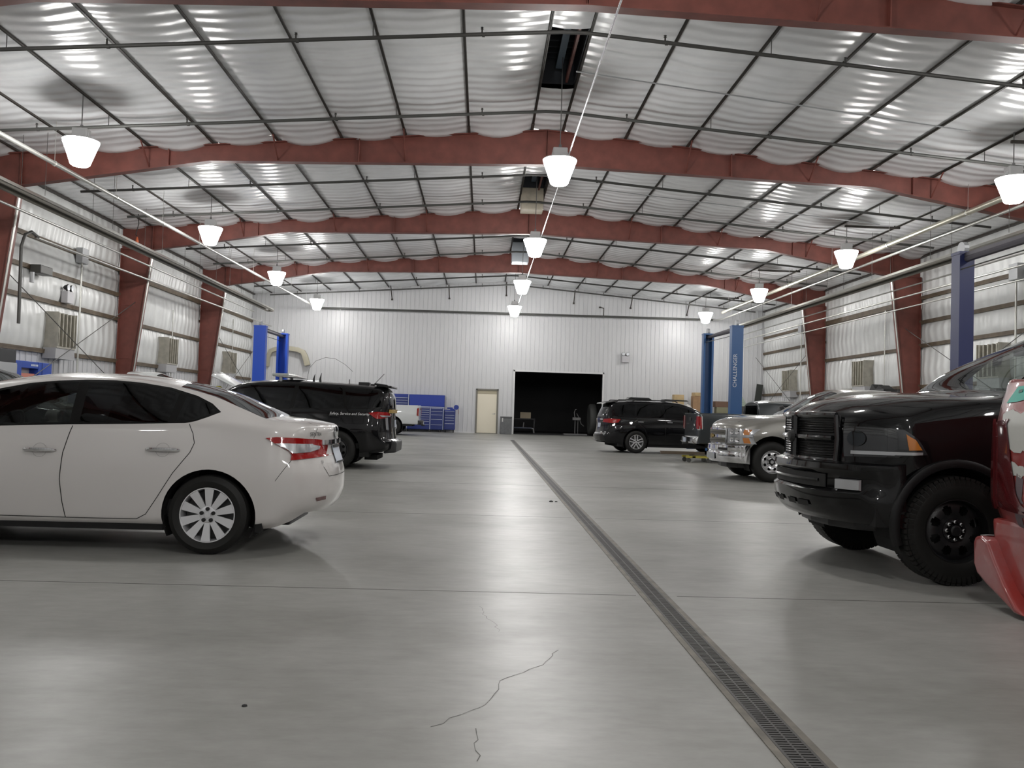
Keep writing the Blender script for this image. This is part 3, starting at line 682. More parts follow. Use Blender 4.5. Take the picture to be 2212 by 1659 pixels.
# inside the dark room
m_tire = mat('old_tire', (0.05, 0.052, 0.05), 0.7, bump=0.3, bscale=30)
b = MB().lathe([(0.45, -0.12), (0.62, -0.19), (0.80, -0.20), (0.87, -0.14), (0.88, 0.0), (0.87, 0.14), (0.80, 0.20), (0.62, 0.19), (0.45, 0.12)], 40, 'X')
o = b.build('truck_tire', m_tire, smooth=50, loc=(6.12, 48.0, 0.885)); tag(o, 'big truck tire standing on edge at the right side of the dark doorway', 'tire')
r = thing('wheel_stand', 'tall thin shop stand with a forked top inside the dark doorway', 'shop stand', (5.2, 48.2, 0.012))
m_dst = mat('dim_steel', (0.18, 0.18, 0.18), 0.5, 0.3)
MB().rng(-0.65, 0.65, -0.35, 0.35, 0, 0.07).build('base', m_dst, r); MB().tube([(0, 0, 0.07), (0, 0, 1.0)], 0.03, 8).build('pole', m_dst, r)
MB().tube([(0.16, 0, 0.07), (0.16, 0, 0.9)], 0.02, 8).build('pole', m_dst, r)
MB().rng(-0.15, 0.30, -0.12, 0.12, 0.82, 0.97).build('tray', m_dst, r, bevel=0.03)
MB().tube([(-0.02, 0, 0.97), (-0.06, 0, 1.25), (0.0, 0, 1.42), (0.08, 0, 1.42)], 0.025, 8).tube([(0.08, 0, 1.2), (0.22, 0, 0.95), (0.34, 0, 0.62), (0.5, 0, 0.5)], 0.022, 8).build('fork', m_dst, r, smooth=True)
r = thing('work_cart', 'low work cart with a cardboard box at the left of the dark doorway', 'cart', (2.2, 48.3, 0.012))
MB().rng(-0.7, 0.6, -0.3, 0.3, 0.28, 0.34).build('deck', mat('navy_cart', (0.05, 0.06, 0.09), 0.5), r, bevel=0.01)
MB().tube([(0.55, -0.25, 0.30), (0.66, -0.25, 0.26), (0.70, -0.25, 0.05)], 0.05, 8).tube([(-0.6, -0.25, 0.28), (-0.6, -0.25, 0.0)], 0.05, 8).build('leg', m_dst, r); MB().tube([(0.1, -0.2, 0.34), (0.13, -0.2, 0.62)], 0.03, 8).build('post', m_dst, r)
b = MB().rng(-0.05, 0.55, -0.22, 0.22, 0, 0.34); tag(b.build('cardboard_box', mat('dim_cardboard', (0.30, 0.25, 0.18), 0.8), loc=(2.2, 49.05, 0.85), bevel=0.01), 'tan cardboard box in the dark doorway on a dark bench', 'box')
r = thing('workbench', 'dark bench behind the cart in the dark doorway', 'bench', (2.4, 49.05, 0.012))
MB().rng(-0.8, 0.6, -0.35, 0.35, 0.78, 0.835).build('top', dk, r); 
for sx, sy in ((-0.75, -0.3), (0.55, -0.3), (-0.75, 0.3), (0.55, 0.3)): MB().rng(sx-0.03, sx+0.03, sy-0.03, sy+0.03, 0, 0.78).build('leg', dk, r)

# storage along the right end of the back wall
m_card = mat('cardboard', (0.36, 0.22, 0.12), 0.75, noise=0.15); m_card2 = mat('pale_cardboard', (0.50, 0.37, 0.20), 0.75, noise=0.15)
r = thing('storage_rack', 'low dark storage rack along the right end of the end wall', 'rack', (11.9, 45.3, 0))
m_rack = mat('rack_steel', (0.08, 0.075, 0.07), 0.55)
for zz in (0.3, 0.85, 1.42): MB().rng(-2.0, 2.2, -0.4, 0.4, zz, zz+0.04).build('shelf', m_rack, r)
for xx in (-1.97, -0.6, 0.8, 2.17):
    for yy in (-0.38, 0.38): MB().rng(xx-0.03, xx+0.03, yy-0.02, yy+0.02, 0, 1.46).build('leg', m_rack, r)
def boxy(label, x, z, w, h, m, y=45.3, d=0.5, cat='box', nm='cardboard_box', rz=0.0, lid=None):
    o = MB().rng(-w/2, w/2, -d/2, d/2, 0, h).build(nm, m, loc=(x, y, z), rotz=rz, bevel=0.012); tag(o, label, cat, 'boxes on the storage rack'); return o
boxy('tan cardboard box at the left end of the storage rack', 10.3, 1.462, 0.52, 0.90, m_card2)
boxy('large brown cardboard box left of the far blue post, on the storage rack', 11.42, 1.462, 0.75, 0.86, m_card)
boxy('open tan box lying on top of the large brown box', 11.4, 2.324, 0.62, 0.18, m_card2, rz=0.15)
boxy('flat brown box between the two blue posts on the storage rack', 12.65, 1.78, 0.85, 0.30, mat('dark_card', (0.17, 0.10, 0.07), 0.8))
boxy('pale green carton under the flat brown box', 12.75, 1.462, 0.9, 0.316, mat('olive_card', (0.26, 0.25, 0.16), 0.75))
b = MB().lathe([(0, 0), (0.38, 0.02), (0.42, 0.14), (0.22, 0.36), (0, 0.42)], 14); o = b.build('plastic_bag', mat('white_bag', (0.62, 0.60, 0.58), 0.4, bump=0.5, bscale=8), smooth=True, loc=(10.80, 45.2, 1.462)); o.scale.x = 0.62
tag(o, 'white plastic bag between the cardboard boxes on the storage rack', 'bag')
for k in range(6):
    o = MB().rng(-0.22, 0.22, -0.25, 0.25, 0, 0.09).build('parts_tray', mat('pale_tray', (0.45, 0.52, 0.42), 0.5), loc=(13.42+0.05*k, 45.3, 2.36-0.1*k if k else 2.36), bevel=0.01)
    tag(o, 'pale green tray in the stack right of the blue lift post, %s from the top' % ORD[k], 'tray', 'pale green trays')
tag(MB().rng(-0.35, 0.55, -0.3, 0.3, 0, 0.395).build('tray_crate', m_rack, loc=(13.57, 45.3, 1.462), bevel=0.01), 'black crate under the stack of pale green trays', 'crate', 'boxes on the storage rack')
p = MB().rng(-0.17, 0.17, -0.03, 0.03, 0, 3.1).build('leaning_panel', mat('black_panel', (0.03, 0.035, 0.03), 0.5), loc=(14.50, 46.0, 0)); p.rotation_euler = (0, radians(7), 0); tag(p, 'tall black panel leaning in the right back corner', 'panel')
# black parts piled on a cabinet along the right wall
r = thing('steel_cabinet', 'tall dark steel cabinet on the right wall behind the pickups', 'cabinet', (14.75, 31.2, 0))
MB().rng(-0.3, 0.3, -1.0, 1.0, 0, 2.34).build('body', m_rack, r, bevel=0.01); MB().rng(-0.32, -0.3, -0.98, -0.01, 0.1, 2.3).build('door', m_rack, r); MB().rng(-0.32, -0.3, 0.01, 0.98, 0.1, 2.3).build('door', m_rack, r)
b = MB().add([(-0.25, -0.5, 0), (0.25, -0.5, 0), (0.25, 0.75, 0), (-0.25, 0.75, 0), (-0.2, -0.35, 0.10), (0.2, -0.35, 0.10), (0.2, 0.05, 0.25), (-0.2, 0.05, 0.25), (0.2, 0.25, 0.12), (-0.2, 0.25, 0.12), (0.2, 0.6, 0.30), (-0.2, 0.6, 0.30)],
             [(0, 3, 2, 1), (0, 1, 5, 4), (4, 5, 6, 7), (7, 6, 8, 9), (9, 8, 10, 11), (11, 10, 2, 3), (0, 4, 7, 9, 11, 3), (1, 2, 10, 8, 6, 5)])
tag(b.build('folded_tarp', m_black, loc=(14.7, 31.2, 2.342)), 'crumpled black tarp on the tall cabinet by the right wall', 'tarp')
# floor bits
for pts, sd, lb in (([(0.03, 5.43), (0.06, 5.13), (0.11, 5.03), (0.13, 4.82)], 1, 0), ([(0.42, 4.47), (0.33, 4.22), (0.12, 3.96), (0.11, 3.83), (0.07, 3.68), (0.02, 3.59), (-0.16, 3.37)], 2, 0), ([(0.02, 3.36), (0.02, 3.05)], 3, 0), ([(0.35, 20.5), (0.7, 20.55), (1.03, 20.6)], 5, 1)):
    o = crack(pts, sd, 0.0022 if not lb else 0.05).build('trim_%d' % nt_, m_joint); struct(o); nt_ += 1
for x, y, s_ in ((-0.92, 3.56, 0.012), (0.98, 11.85, 0.03), (1.05, 11.86, 0.02)):
    b = MB().lathe([(0, 0), (1.0*s_, 0), (0.8*s_, 0.5*s_), (0, 0.7*s_)], 8); o = b.build('debris_crumb', m_black, loc=(x, y, 0)); tag(o, 'dark crumb on the floor left of the drain, %s' % ('near the camera' if y < 5 else ('larger of a pair' if s_ > .025 else 'smaller of a pair')), 'debris', 'crumbs of debris')
# ------------------------------------------------------------------ vehicle kit
# local axes of a vehicle: +x to its nose, +y to its left, origin on the floor under the rear axle
def interp(pts, x):
    """monotone cubic through (x, v) points"""
    n = len(pts)
    if x <= pts[0][0]: return pts[0][1]
    if x >= pts[-1][0]: return pts[-1][1]
    for i in range(n-1):
        if x <= pts[i+1][0]: break
    def sl(j): return (pts[j+1][1]-pts[j][1])/(pts[j+1][0]-pts[j][0])
    def tan_(j):
        if j == 0: return sl(0)
        if j == n-1: return sl(n-2)
        a, b = sl(j-1), sl(j)
        if a*b <= 0: return 0.0
        h0 = pts[j][0]-pts[j-1][0]; h1 = pts[j+1][0]-pts[j][0]; w1 = 2*h1+h0; w2 = h1+2*h0
        return (w1+w2)/(w1/a+w2/b)
    x0, y0 = pts[i]; x1, y1 = pts[i+1]; h = x1-x0; t = (x-x0)/h
    return (2*t**3-3*t**2+1)*y0+(t**3-2*t**2+t)*h*tan_(i)+(-2*t**3+3*t**2)*y1+(t**3-t**2)*h*tan_(i+1)

def fillet(pts, rad, k=4):
    """2-D polyline with rounded interior corners, always the same number of points"""
    out = [Vector(pts[0])]
    for i in range(1, len(pts)-1):
        p, a, b = Vector(pts[i]), Vector(pts[i-1]), Vector(pts[i+1])
        da, db = (a-p), (b-p); r = min(rad[i-1], da.length*0.49, db.length*0.49)
        A = p+da.normalized()*r if da.length > 1e-6 else p; B = p+db.normalized()*r if db.length > 1e-6 else p
        for j in range(k+1):
            t = j/k; out.append(A*(1-t)**2+p*2*t*(1-t)+B*t*t)
    out.append(Vector(pts[-1])); return out

class Shell:
    """a body skin lofted from sections; half is built and mirrored"""
    def __init__(s, x0, x1, sec, rad, front=None, rear=None, step=0.05, endr=(0.10, 0.10), xkeys=(), sub=(2, 3, 2, 3, 5), crown=True, capmax=False):
        # sec(x) -> list of (y, z) corner points from the sill to the centre line
        nseg = len(sec((x0+x1)/2))-1
        xs = []; n = max(2, int((x1-x0-endr[0]-endr[1])/step))
        for k in range(7): a = pi/2*k/6; xs.append((x0+endr[0]-endr[0]*cos(a), endr[0]*(1-sin(a))))
        for k in range(1, n): xs.append((x0+endr[0]+(x1-x0-endr[0]-endr[1])*k/n, 0.0))
        for k in range(7): a = pi/2*k/6; xs.append((x1-endr[1]+endr[1]*sin(a), endr[1]*(1-cos(a))))
        rows = []; strip = None
        for x, ins in xs:
            P = fillet(sec(x), rad)
            ids = []; Q = []
            # subdivide straight runs
            k = 4; idx = [0]+[1+(k+1)*i for i in range(nseg-1)]
            Q = [P[0]]; pos = 0
            for sgm in range(nseg):
                a = P[0] if sgm == 0 else P[(k+1)*sgm]; b = P[1+(k+1)*sgm] if sgm < nseg-1 else P[-1]
                m = sub[sgm]
                for j in range(1, m+1):
                    q = a+(b-a)*(j/m)
                    if crown and sgm == nseg-1:
                        t = j/m; q.y = a.y+(b.y-a.y)*(1-(1-t)**2)
                    Q.append(q); ids.append(sgm)
                if sgm < nseg-1:
                    for j in range(1, k+1): Q.append(P[1+(k+1)*sgm+j]); ids.append(sgm if j <= k/2 else sgm+1)
            strip = ids
            if ins:
                wm = max(q.x for q in Q); zt = max(q.y for q in Q); zb = Q[0].y
                for q in Q:
                    q.x *= (wm-ins)/wm; f_ = (q.y-zb)/(zt-zb); q.y += -ins*f_*0.8+ins*(1-f_)*0.8
            rows.append((x, Q))
        V = []; F = []; T = []
        m = len(rows[0][1])
        def deform(x, y, z):
            if front and x > front['x0']:
                t = (x-front['x0'])/(x1-front['x0']); x += t**front.get('p', 1.0)*front['f'](y, z)
            if rear and x < rear['x0']:
                t = (rear['x0']-x)/(rear['x0']-x0); x += t**rear.get('p', 1.0)*rear['f'](y, z)
            return (x, y, z)
        for x, Q in rows:
            for q in Q: V.append(deform(x, q.x, q.y))
        for i in range(len(rows)-1):
            for j in range(m-1):
                F.append((i*m+j, (i+1)*m+j, (i+1)*m+j+1, i*m+j+1)); T.append(strip[j])
        for which, i in ((7, 0), (6, len(rows)-1)):
            x, Q = rows[i]; cols = [[i*m+j for j in range(m)]]; nc = 10
            for c in range(1, nc+1):
                f_ = 1-c/nc; cc = []
                for q in Q: V.append(deform(x, q.x*f_, q.y)); cc.append(len(V)-1)
                cols.append(cc)
            jm = max(range(m), key=lambda j: (round(rows[i][1][j].y, 4), -j))
            for c in range(nc):
                for j in range(jm if capmax else m-1):
                    q = (cols[c][j], cols[c+1][j], cols[c+1][j+1], cols[c][j+1])
                    F.append(q if which == 6 else q[::-1]); T.append(which)
        n = len(V)
        V2 = V+[(x, -y, z) for x, y, z in V]; F2 = F+[tuple(i+n for i in f_[::-1]) for f_ in F]
        me = bpy.data.meshes.new('skin'); me.from_pydata(V2, [], F2); me.update()
        bm = bmesh.new(); bm.from_mesh(me); bpy.data.meshes.remove(me)
        bm.faces.layers.int.new('strip'); bm.faces.layers.int.new('tag'); s.st = bm.faces.layers.int['strip']; s.tg = bm.faces.layers.int['tag']
        for f_, t in zip(bm.faces, T+T): f_[s.st] = t
        bmesh.ops.remove_doubles(bm, verts=bm.verts, dist=2e-4)
        bmesh.ops.recalc_face_normals(bm, faces=bm.faces)
        c = max(bm.faces, key=lambda f_: f_.calc_center_median().z)
        if c.normal.z < 0: bmesh.ops.reverse_faces(bm, faces=bm.faces)
        s.bm = bm; s.bvh = BVHTree.FromBMesh(bm); s.tags = {}; s.k = 0; s.x0, s.x1 = x0, x1
    def cut(s, poly, plane, strips=None, side=0, name='piece'):
        """cut the outline poly (in plane 'xz', 'yz' or 'xy') out of the skin; name=None throws the piece away"""
        bm = s.bm; ax = {'xz': (0, 2), 'yz': (1, 2), 'xy': (0, 1)}[plane]; s.st = bm.faces.layers.int['strip']; s.tg = bm.faces.layers.int['tag']
        lo = [min(p[i] for p in poly) for i in (0, 1)]; hi = [max(p[i] for p in poly) for i in (0, 1)]
        def cand():
            r = []
            for f_ in bm.faces:
                if f_[s.tg]: continue
                if strips is not None and f_[s.st] not in strips: continue
                c = f_.calc_center_median()
                if side and c.y*side < 0.0: continue
                a = [v.co[ax[0]] for v in f_.verts]; b = [v.co[ax[1]] for v in f_.verts]
                if max(a) < lo[0] or min(a) > hi[0] or max(b) < lo[1] or min(b) > hi[1]: continue
                r.append(f_)
            return r
        n = len(poly)
        for i in range(n):
            p, q = poly[i], poly[(i+1) % n]
            co = Vector((0, 0, 0)); co[ax[0]] = p[0]; co[ax[1]] = p[1]
            no = Vector((0, 0, 0)); no[ax[0]] = -(q[1]-p[1]); no[ax[1]] = q[0]-p[0]
            if no.length < 1e-9: continue
            fs = cand()
            # only near this edge
            l0 = [min(p[k], q[k])-0.02 for k in (0, 1)]; h0 = [max(p[k], q[k])+0.02 for k in (0, 1)]
            fs = [f_ for f_ in fs if not (max(v.co[ax[0]] for v in f_.verts) < l0[0] or min(v.co[ax[0]] for v in f_.verts) > h0[0] or max(v.co[ax[1]] for v in f_.verts) < l0[1] or min(v.co[ax[1]] for v in f_.verts) > h0[1])]
            g = set(fs)
            for f_ in fs: g.update(f_.edges); g.update(f_.verts)
            if fs: bmesh.ops.bisect_plane(bm, geom=list(g), dist=1e-5, plane_co=co, plane_no=no.normalized())
        def inside(x, y):
            r = False; j = n-1
            for i in range(n):
                if (poly[i][1] > y) != (poly[j][1] > y) and x < (poly[j][0]-poly[i][0])*(y-poly[i][1])/(poly[j][1]-poly[i][1])+poly[i][0]: r = not r
                j = i
            return r
        hit = [f_ for f_ in cand() if inside(f_.calc_center_median()[ax[0]], f_.calc_center_median()[ax[1]])]
        if name is None: bmesh.ops.delete(bm, geom=hit, context='FACES')
        else:
            s.k += 1
            for f_ in hit: f_[s.tg] = s.k
            s.tags.setdefault(name, []).append(s.k)
        return s.k
    def piece(s, k, name, m, parent, offset=0.0, thick=0.0):
        b2 = s.bm.copy(); tg = b2.faces.layers.int['tag']
        bmesh.ops.delete(b2, geom=[f_ for f_ in b2.faces if f_[tg] != k], context='FACES')
        bmesh.ops.remove_doubles(b2, verts=b2.verts, dist=1e-4)
        if offset:
            b2.normal_update()
            for v in b2.verts: v.co += v.normal*offset
        me = bpy.data.meshes.new(name); b2.to_mesh(me); b2.free()
        return link(name, me, m, parent, smooth=50)
    def body(s, name, m, parent, ang=38):
        b2 = s.bm.copy(); tg = b2.faces.layers.int['tag']
        bmesh.ops.delete(b2, geom=[f_ for f_ in b2.faces if f_[tg]], context='FACES')
        me = bpy.data.meshes.new(name); b2.to_mesh(me); b2.free()
        return link(name, me, m, parent, smooth=ang)
    # -- things laid onto the skin
    def panel(s, poly, plane, side, name, m, parent, off=0.004, thick=0.0, cell=0.03, bulge=0.0, smooth=45, shift=0.0):
        """a plate with outline poly laid on the skin, seen along the axis square to plane"""
        ax = {'xz': (0, 2, 1), 'yz': (1, 2, 0), 'xy': (0, 1, 2)}[plane]
        lo = [min(p[i] for p in poly) for i in (0, 1)]; hi = [max(p[i] for p in poly) for i in (0, 1)]
        b = bmesh.new(); nx = max(1, int((hi[0]-lo[0])/cell)); ny = max(1, int((hi[1]-lo[1])/cell))
        g = [[b.verts.new((lo[0]+(hi[0]-lo[0])*i/nx, lo[1]+(hi[1]-lo[1])*j/ny, 0)) for j in range(ny+1)] for i in range(nx+1)]
        for i in range(nx):
            for j in range(ny): b.faces.new((g[i][j], g[i+1][j], g[i+1][j+1], g[i][j+1]))
        n = len(poly)
        for i in range(n):
            p, q = poly[i], poly[(i+1) % n]; no = Vector((-(q[1]-p[1]), q[0]-p[0], 0))
            if no.length > 1e-9: bmesh.ops.bisect_plane(b, geom=b.faces[:]+b.edges[:]+b.verts[:], dist=1e-6, plane_co=(p[0], p[1], 0), plane_no=no.normalized())
        def inside(x, y):
            r = False; j = n-1
            for i in range(n):
                if (poly[i][1] > y) != (poly[j][1] > y) and x < (poly[j][0]-poly[i][0])*(y-poly[i][1])/(poly[j][1]-poly[i][1])+poly[i][0]: r = not r
                j = i
            return r
        bmesh.ops.delete(b, geom=[f_ for f_ in b.faces if not inside(*f_.calc_center_median()[:2])], context='FACES')
        return s.drape(b, ax, side, name, m, parent, off, thick, bulge, smooth, shift)
    def drape(s, b, ax, side, name, m, parent, off, thick=0.0, bulge=0.0, smooth=45, shift=0.0):
        d = Vector((0, 0, 0)); d[ax[2]] = -side; bad = []
        for v in b.verts:
            o = Vector((0, 0, 0)); o[ax[0]] = v.co.x; o[ax[1]] = v.co.y; o[ax[2]] = side*8
            h_, nrm, _, _ = s.bvh.ray_cast(o, d)
            if h_ is None: bad.append(v); continue
            if nrm.dot(d) > 0: nrm = -nrm
            v.co = h_+nrm*off-d*shift
        if bad: bmesh.ops.delete(b, geom=bad, context='VERTS')
        b.normal_update()
        if b.faces and sum((f_.normal.dot(d) for f_ in b.faces)) > 0: bmesh.ops.reverse_faces(b, faces=b.faces)
        if bulge:
            bd = [v for v in b.verts if v.is_boundary]; ref = [v.co.copy() for v in bd]
            for v in b.verts:
                if not v.is_boundary:
                    dist = min((v.co-r).length for r in ref); v.co += -d*bulge*min(1, dist/0.05)
        if thick:
            r = bmesh.ops.extrude_face_region(b, geom=b.faces[:]); vs = [e for e in r['geom'] if isinstance(e, bmesh.types.BMVert)]
            for v in vs: v.co += -d*thick
        bmesh.ops.recalc_face_normals(b, faces=b.faces) if thick else None
        me = bpy.data.meshes.new(name); b.to_mesh(me); b.free()
        return link(name, me, m, parent, smooth=smooth)
    def text(s, body, size, at, plane, side, name, m, parent, flip=False, shear=0.0, off=0.004):
        me = text_mesh(body, size, shear); b = bmesh.new(); b.from_mesh(me); bpy.data.meshes.remove(me)
        for v in b.verts: v.co.x = at[0]+(-v.co.x if flip else v.co.x); v.co.y = at[1]+v.co.y
        return s.drape(b, {'xz': (0, 2, 1), 'yz': (1, 2, 0)}[plane], side, name, m, parent, off)
    def line(s, pts, plane, side, w, name, m, parent, off=0.0015):
        """a thin line drawn on the skin (door gaps, creases)"""
        ax = {'xz': (0, 2, 1), 'yz': (1, 2, 0), 'xy': (0, 1, 2)}[plane]
        P = []
        for (a, b_) in zip(pts[:-1], pts[1:]):
            L_ = hypot(b_[0]-a[0], b_[1]-a[1]); n = max(1, int(L_/0.03))
            for k in range(n): P.append(Vector((a[0]+(b_[0]-a[0])*k/n, a[1]+(b_[1]-a[1])*k/n)))
        P.append(Vector(pts[-1])); b = bmesh.new(); prev = None
        for i, p in enumerate(P):
            t = (P[min(i+1, len(P)-1)]-P[max(i-1, 0)]).normalized(); nn = Vector((-t.y, t.x))*w/2
            cur = (b.verts.new((p.x+nn.x, p.y+nn.y, 0)), b.verts.new((p.x-nn.x, p.y-nn.y, 0)))
            if prev: b.faces.new((prev[0], prev[1], cur[1], cur[0]))
            prev = cur
        return s.drape(b, ax, side, name, m, parent, off)
    def at(s, a, b_, plane='xz', side=1):
        ax = {'xz': (0, 2, 1), 'yz': (1, 2, 0), 'xy': (0, 1, 2)}[plane]
        o = Vector((0, 0, 0)); o[ax[0]] = a; o[ax[1]] = b_; o[ax[2]] = side*8; d = Vector((0, 0, 0)); d[ax[2]] = -side
        h_, nrm, _, _ = s.bvh.ray_cast(o, d); return (h_, nrm) if h_ else (None, None)

def arc(cx, cz, r, a0=-20, a1=200, n=26, flat=None):
    P = [(cx+r*cos(radians(a0+(a1-a0)*k/n)), cz+r*sin(radians(a0+(a1-a0)*k/n))) for k in range(n+1)]
    return P+[(P[-1][0], -0.2), (P[0][0], -0.2)]

m_tyre = mat('tyre_rubber', (0.012, 0.0118, 0.011), 0.58, spec=0.3)
m_alloy = mat('alloy_silver', (0.72, 0.72, 0.74), 0.33, 0.6)
m_chrome = mat('chrome', (0.80, 0.80, 0.82), 0.08, 1.0)
m_blkpl = mat('black_plastic', (0.014, 0.014, 0.015), 0.45)
m_under = mat('underbody', (0.008, 0.008, 0.008), 0.9)
m_brake = mat('brake_iron', (0.10, 0.10, 0.10), 0.5, 0.6)
m_redlens = mat('red_lens', (0.30, 0.008, 0.008), 0.10, coat=0.6, spec=0.3)
m_darkred = mat('dark_red_lens', (0.10, 0.012, 0.014), 0.15, coat=1.0)
m_amber = mat('amber_lens', (0.50, 0.17, 0.025), 0.15, coat=1.0)
m_clear = mat('clear_reflector', (0.55, 0.56, 0.58), 0.12, 0.6, coat=1.0)
m_lampdk = mat('smoked_lamp', (0.03, 0.032, 0.035), 0.08, 0.3, coat=1.0)
m_gloss = mat('gloss_black_trim', (0.006, 0.006, 0.006), 0.25, spec=0.25)
m_gap = mat('panel_gap', (0.012, 0.012, 0.012), 0.7)
m_int = mat('cabin_black', (0.012, 0.012, 0.013), 0.7)
m_intg = mat('cabin_grey', (0.20, 0.19, 0.165), 0.7)
m_white = mat('white_metal_liner', (0.72, 0.725, 0.74), 0.33)
m_wlet = mat('white_lettering', (0.75, 0.75, 0.75), 0.5)
g_dark = glass_mat('privacy_glass', (0.035, 0.037, 0.04)); g_mid = glass_mat('tinted_glass', (0.34, 0.37, 0.36)); g_clear = glass_mat('clear_glass', (0.74, 0.79, 0.77))

def wheel(parent, x, y, R_, rimr, width, style, m_rim, side, blocks=0, nsp=10, lugs=5, hubm=None):
    """part wheel (the tyre) with sub-parts rim, hub_cap, lug_nut"""
    w = width/2; b = MB()
    prof = [(rimr*0.97, -w*0.80), (rimr+0.012, -w*0.92), ((R_+rimr)/2, -w*1.0), (R_-0.035, -w*0.93), (R_-0.008, -w*0.74), (R_, -w*0.45), (R_, w*0.45), (R_-0.008, w*0.74), (R_-0.035, w*0.93), ((R_+rimr)/2, w*1.0), (rimr+0.012, w*0.92), (rimr*0.97, w*0.80)]
    b.lathe(prof, 56, 'Y', cap=False)
    for g in (-0.3, 0.0, 0.3): pass
    if blocks:
        for k in range(blocks):
            a = 2*pi*k/blocks
            for sy in (-1, 1):
                q = Matrix.Rotation(a+(0.03 if sy > 0 else 0), 3, 'Y')
                c = q @ Vector((0, 0, R_-0.012)); b.box((c.x, sy*w*0.72, c.z), (2*pi*R_/blocks*0.72, w*0.42, 0.022), q)
                c = q @ Vector((0, 0, R_-0.05)); b.box((c.x, sy*w*0.955, c.z), (2*pi*R_/blocks*0.66, w*0.05, 0.05), q)
    t = b.build('wheel', m_tyre, parent, smooth=35, loc=(x, y, R_))
    s = side; f0 = w*0.80
    rb = MB()
    rb.lathe([(rimr*0.99, s*f0*1.08), (rimr*0.955, s*f0*1.08), (rimr*0.93, s*f0*0.90), (rimr*0.90, s*f0*0.2), (rimr*0.90, -s*f0)], 48, 'Y', cap=False)
    if style == 'spoke':
        for k in range(nsp):
            a = 2*pi*k/nsp+pi/2+0.04; q = Matrix.Rotation(-a, 3, 'Y'); hw0, hw1 = rimr*0.085, rimr*0.20*8/nsp*1.05
            pts = [(rimr*0.20, -hw0, s*f0*0.86), (rimr*0.20, hw0, s*f0*0.86), (rimr*0.95, hw1, s*f0*1.0), (rimr*0.95, -hw1, s*f0*1.0), (rimr*0.20, -hw0, s*f0*0.5), (rimr*0.20, hw0, s*f0*0.5), (rimr*0.95, hw1*0.9, s*f0*0.72), (rimr*0.95, -hw1*0.9, s*f0*0.72)]
            vs = [q @ Vector((p[0], p[2], p[1])) for p in pts]
            rb.add(vs, [(0, 1, 2, 3), (7, 6, 5, 4), (0, 4, 5, 1), (1, 5, 6, 2), (2, 6, 7, 3), (3, 7, 4, 0)])
        rb.lathe([(rimr*0.33, s*f0*0.55), (rimr*0.33, s*f0*0.84), (rimr*0.28, s*f0*0.90), (rimr*0.12, s*f0*0.90), (rimr*0.11, s*f0*0.96), (0, s*f0*0.97)], 30, 'Y', cap=False)
    elif style == 'twin':
        for k in range(nsp):
            for d_ in (-1, 1):
                a = 2*pi*k/nsp+pi/2; q = Matrix.Rotation(-a, 3, 'Y')
                pts = []
                for (rr, off_, hw, yy) in ((rimr*0.2, 0.03*d_, 0.018, 0.88), (rimr*0.95, rimr*0.20*d_, 0.017, 1.0)):
                    for e in (-1, 1): pts.append((rr, off_+e*hw, s*f0*yy))
                vs = [q @ Vector((p[0], p[2], p[1])) for p in pts]+[q @ Vector((p[0], p[2]-s*0.03, p[1])) for p in pts]
                rb.add(vs, [(0, 1, 3, 2), (4, 6, 7, 5), (0, 4, 5, 1), (2, 3, 7, 6), (0, 2, 6, 4), (1, 5, 7, 3)])
        rb.lathe([(rimr*0.30, s*f0*0.6), (rimr*0.30, s*f0*0.88), (rimr*0.14, s*f0*0.93), (0, s*f0*0.95)], 30, 'Y', cap=False)
    else:                                                     # steel disc with round holes
        nh = nsp; ri, ro = rimr*0.36, rimr*0.90; seg = nh*8
        ring = []; hr = rimr*(0.115 if style == 'disc' else 0.15); rh = rimr*0.66
        V = []; Fs = []
        rr_ = [ri, rh-hr, rh-hr*0.7, rh, rh+hr*0.7, rh+hr, ro]
        for k in range(seg):
            a = 2*pi*k/seg
            for r0 in rr_: V.append((r0*cos(a), s*f0*(0.62+0.20*sin(pi*(r0-ri)/(ro-ri))), r0*sin(a)))
        hole = set()
        for k in range(seg):
            ph = (k % 8)
            for j in range(len(rr_)-1):
                cut_ = (1 <= j <= 4) and (ph in (3, 4) or (j in (2, 3) and ph in (2, 5)))
                if cut_: continue
                k2 = (k+1) % seg; n_ = len(rr_); Fs.append((k*n_+j, k*n_+j+1, k2*n_+j+1, k2*n_+j))
        rb.add(V, Fs)
        rb.lathe([(ri*1.02, s*f0*0.60), (ri, s*f0*0.70), (ri*0.75, s*f0*0.72), (ri*0.72, s*f0*0.5)], 30, 'Y', cap=False)
    rim = rb.build('rim', m_rim, t, smooth=32)
    MB().lathe([(rimr*0.88, -s*f0*0.15), (rimr*0.3, -s*f0*0.05), (0, -s*f0*0.05)], 30, 'Y').build('brake_disc', m_brake if style != 'disc' and style != 'offroad' else m_under, t, smooth=True)
    rl = rimr*(0.22 if style in ('spoke', 'twin') else 0.27); yl = s*f0*(0.86 if style in ('spoke', 'twin') else 0.70)
    for k in range(lugs):
        a = 2*pi*k/lugs+pi/2
        MB().lathe([(0.016, 0), (0.016, s*0.018), (0.010, s*0.024), (0, s*0.025)], 8, 'Y').build('lug_nut', hubm or m_gap, t, loc=(rl*cos(a), yl, rl*sin(a)), smooth=True)
    if style in ('disc', 'offroad'):
        MB().lathe([(rimr*0.17, s*f0*0.5), (rimr*0.17, s*f0*0.95), (rimr*0.13, s*f0*1.05), (0, s*f0*1.06)], 20, 'Y').build('hub_cap', m_rim, t, smooth=True)
    return t

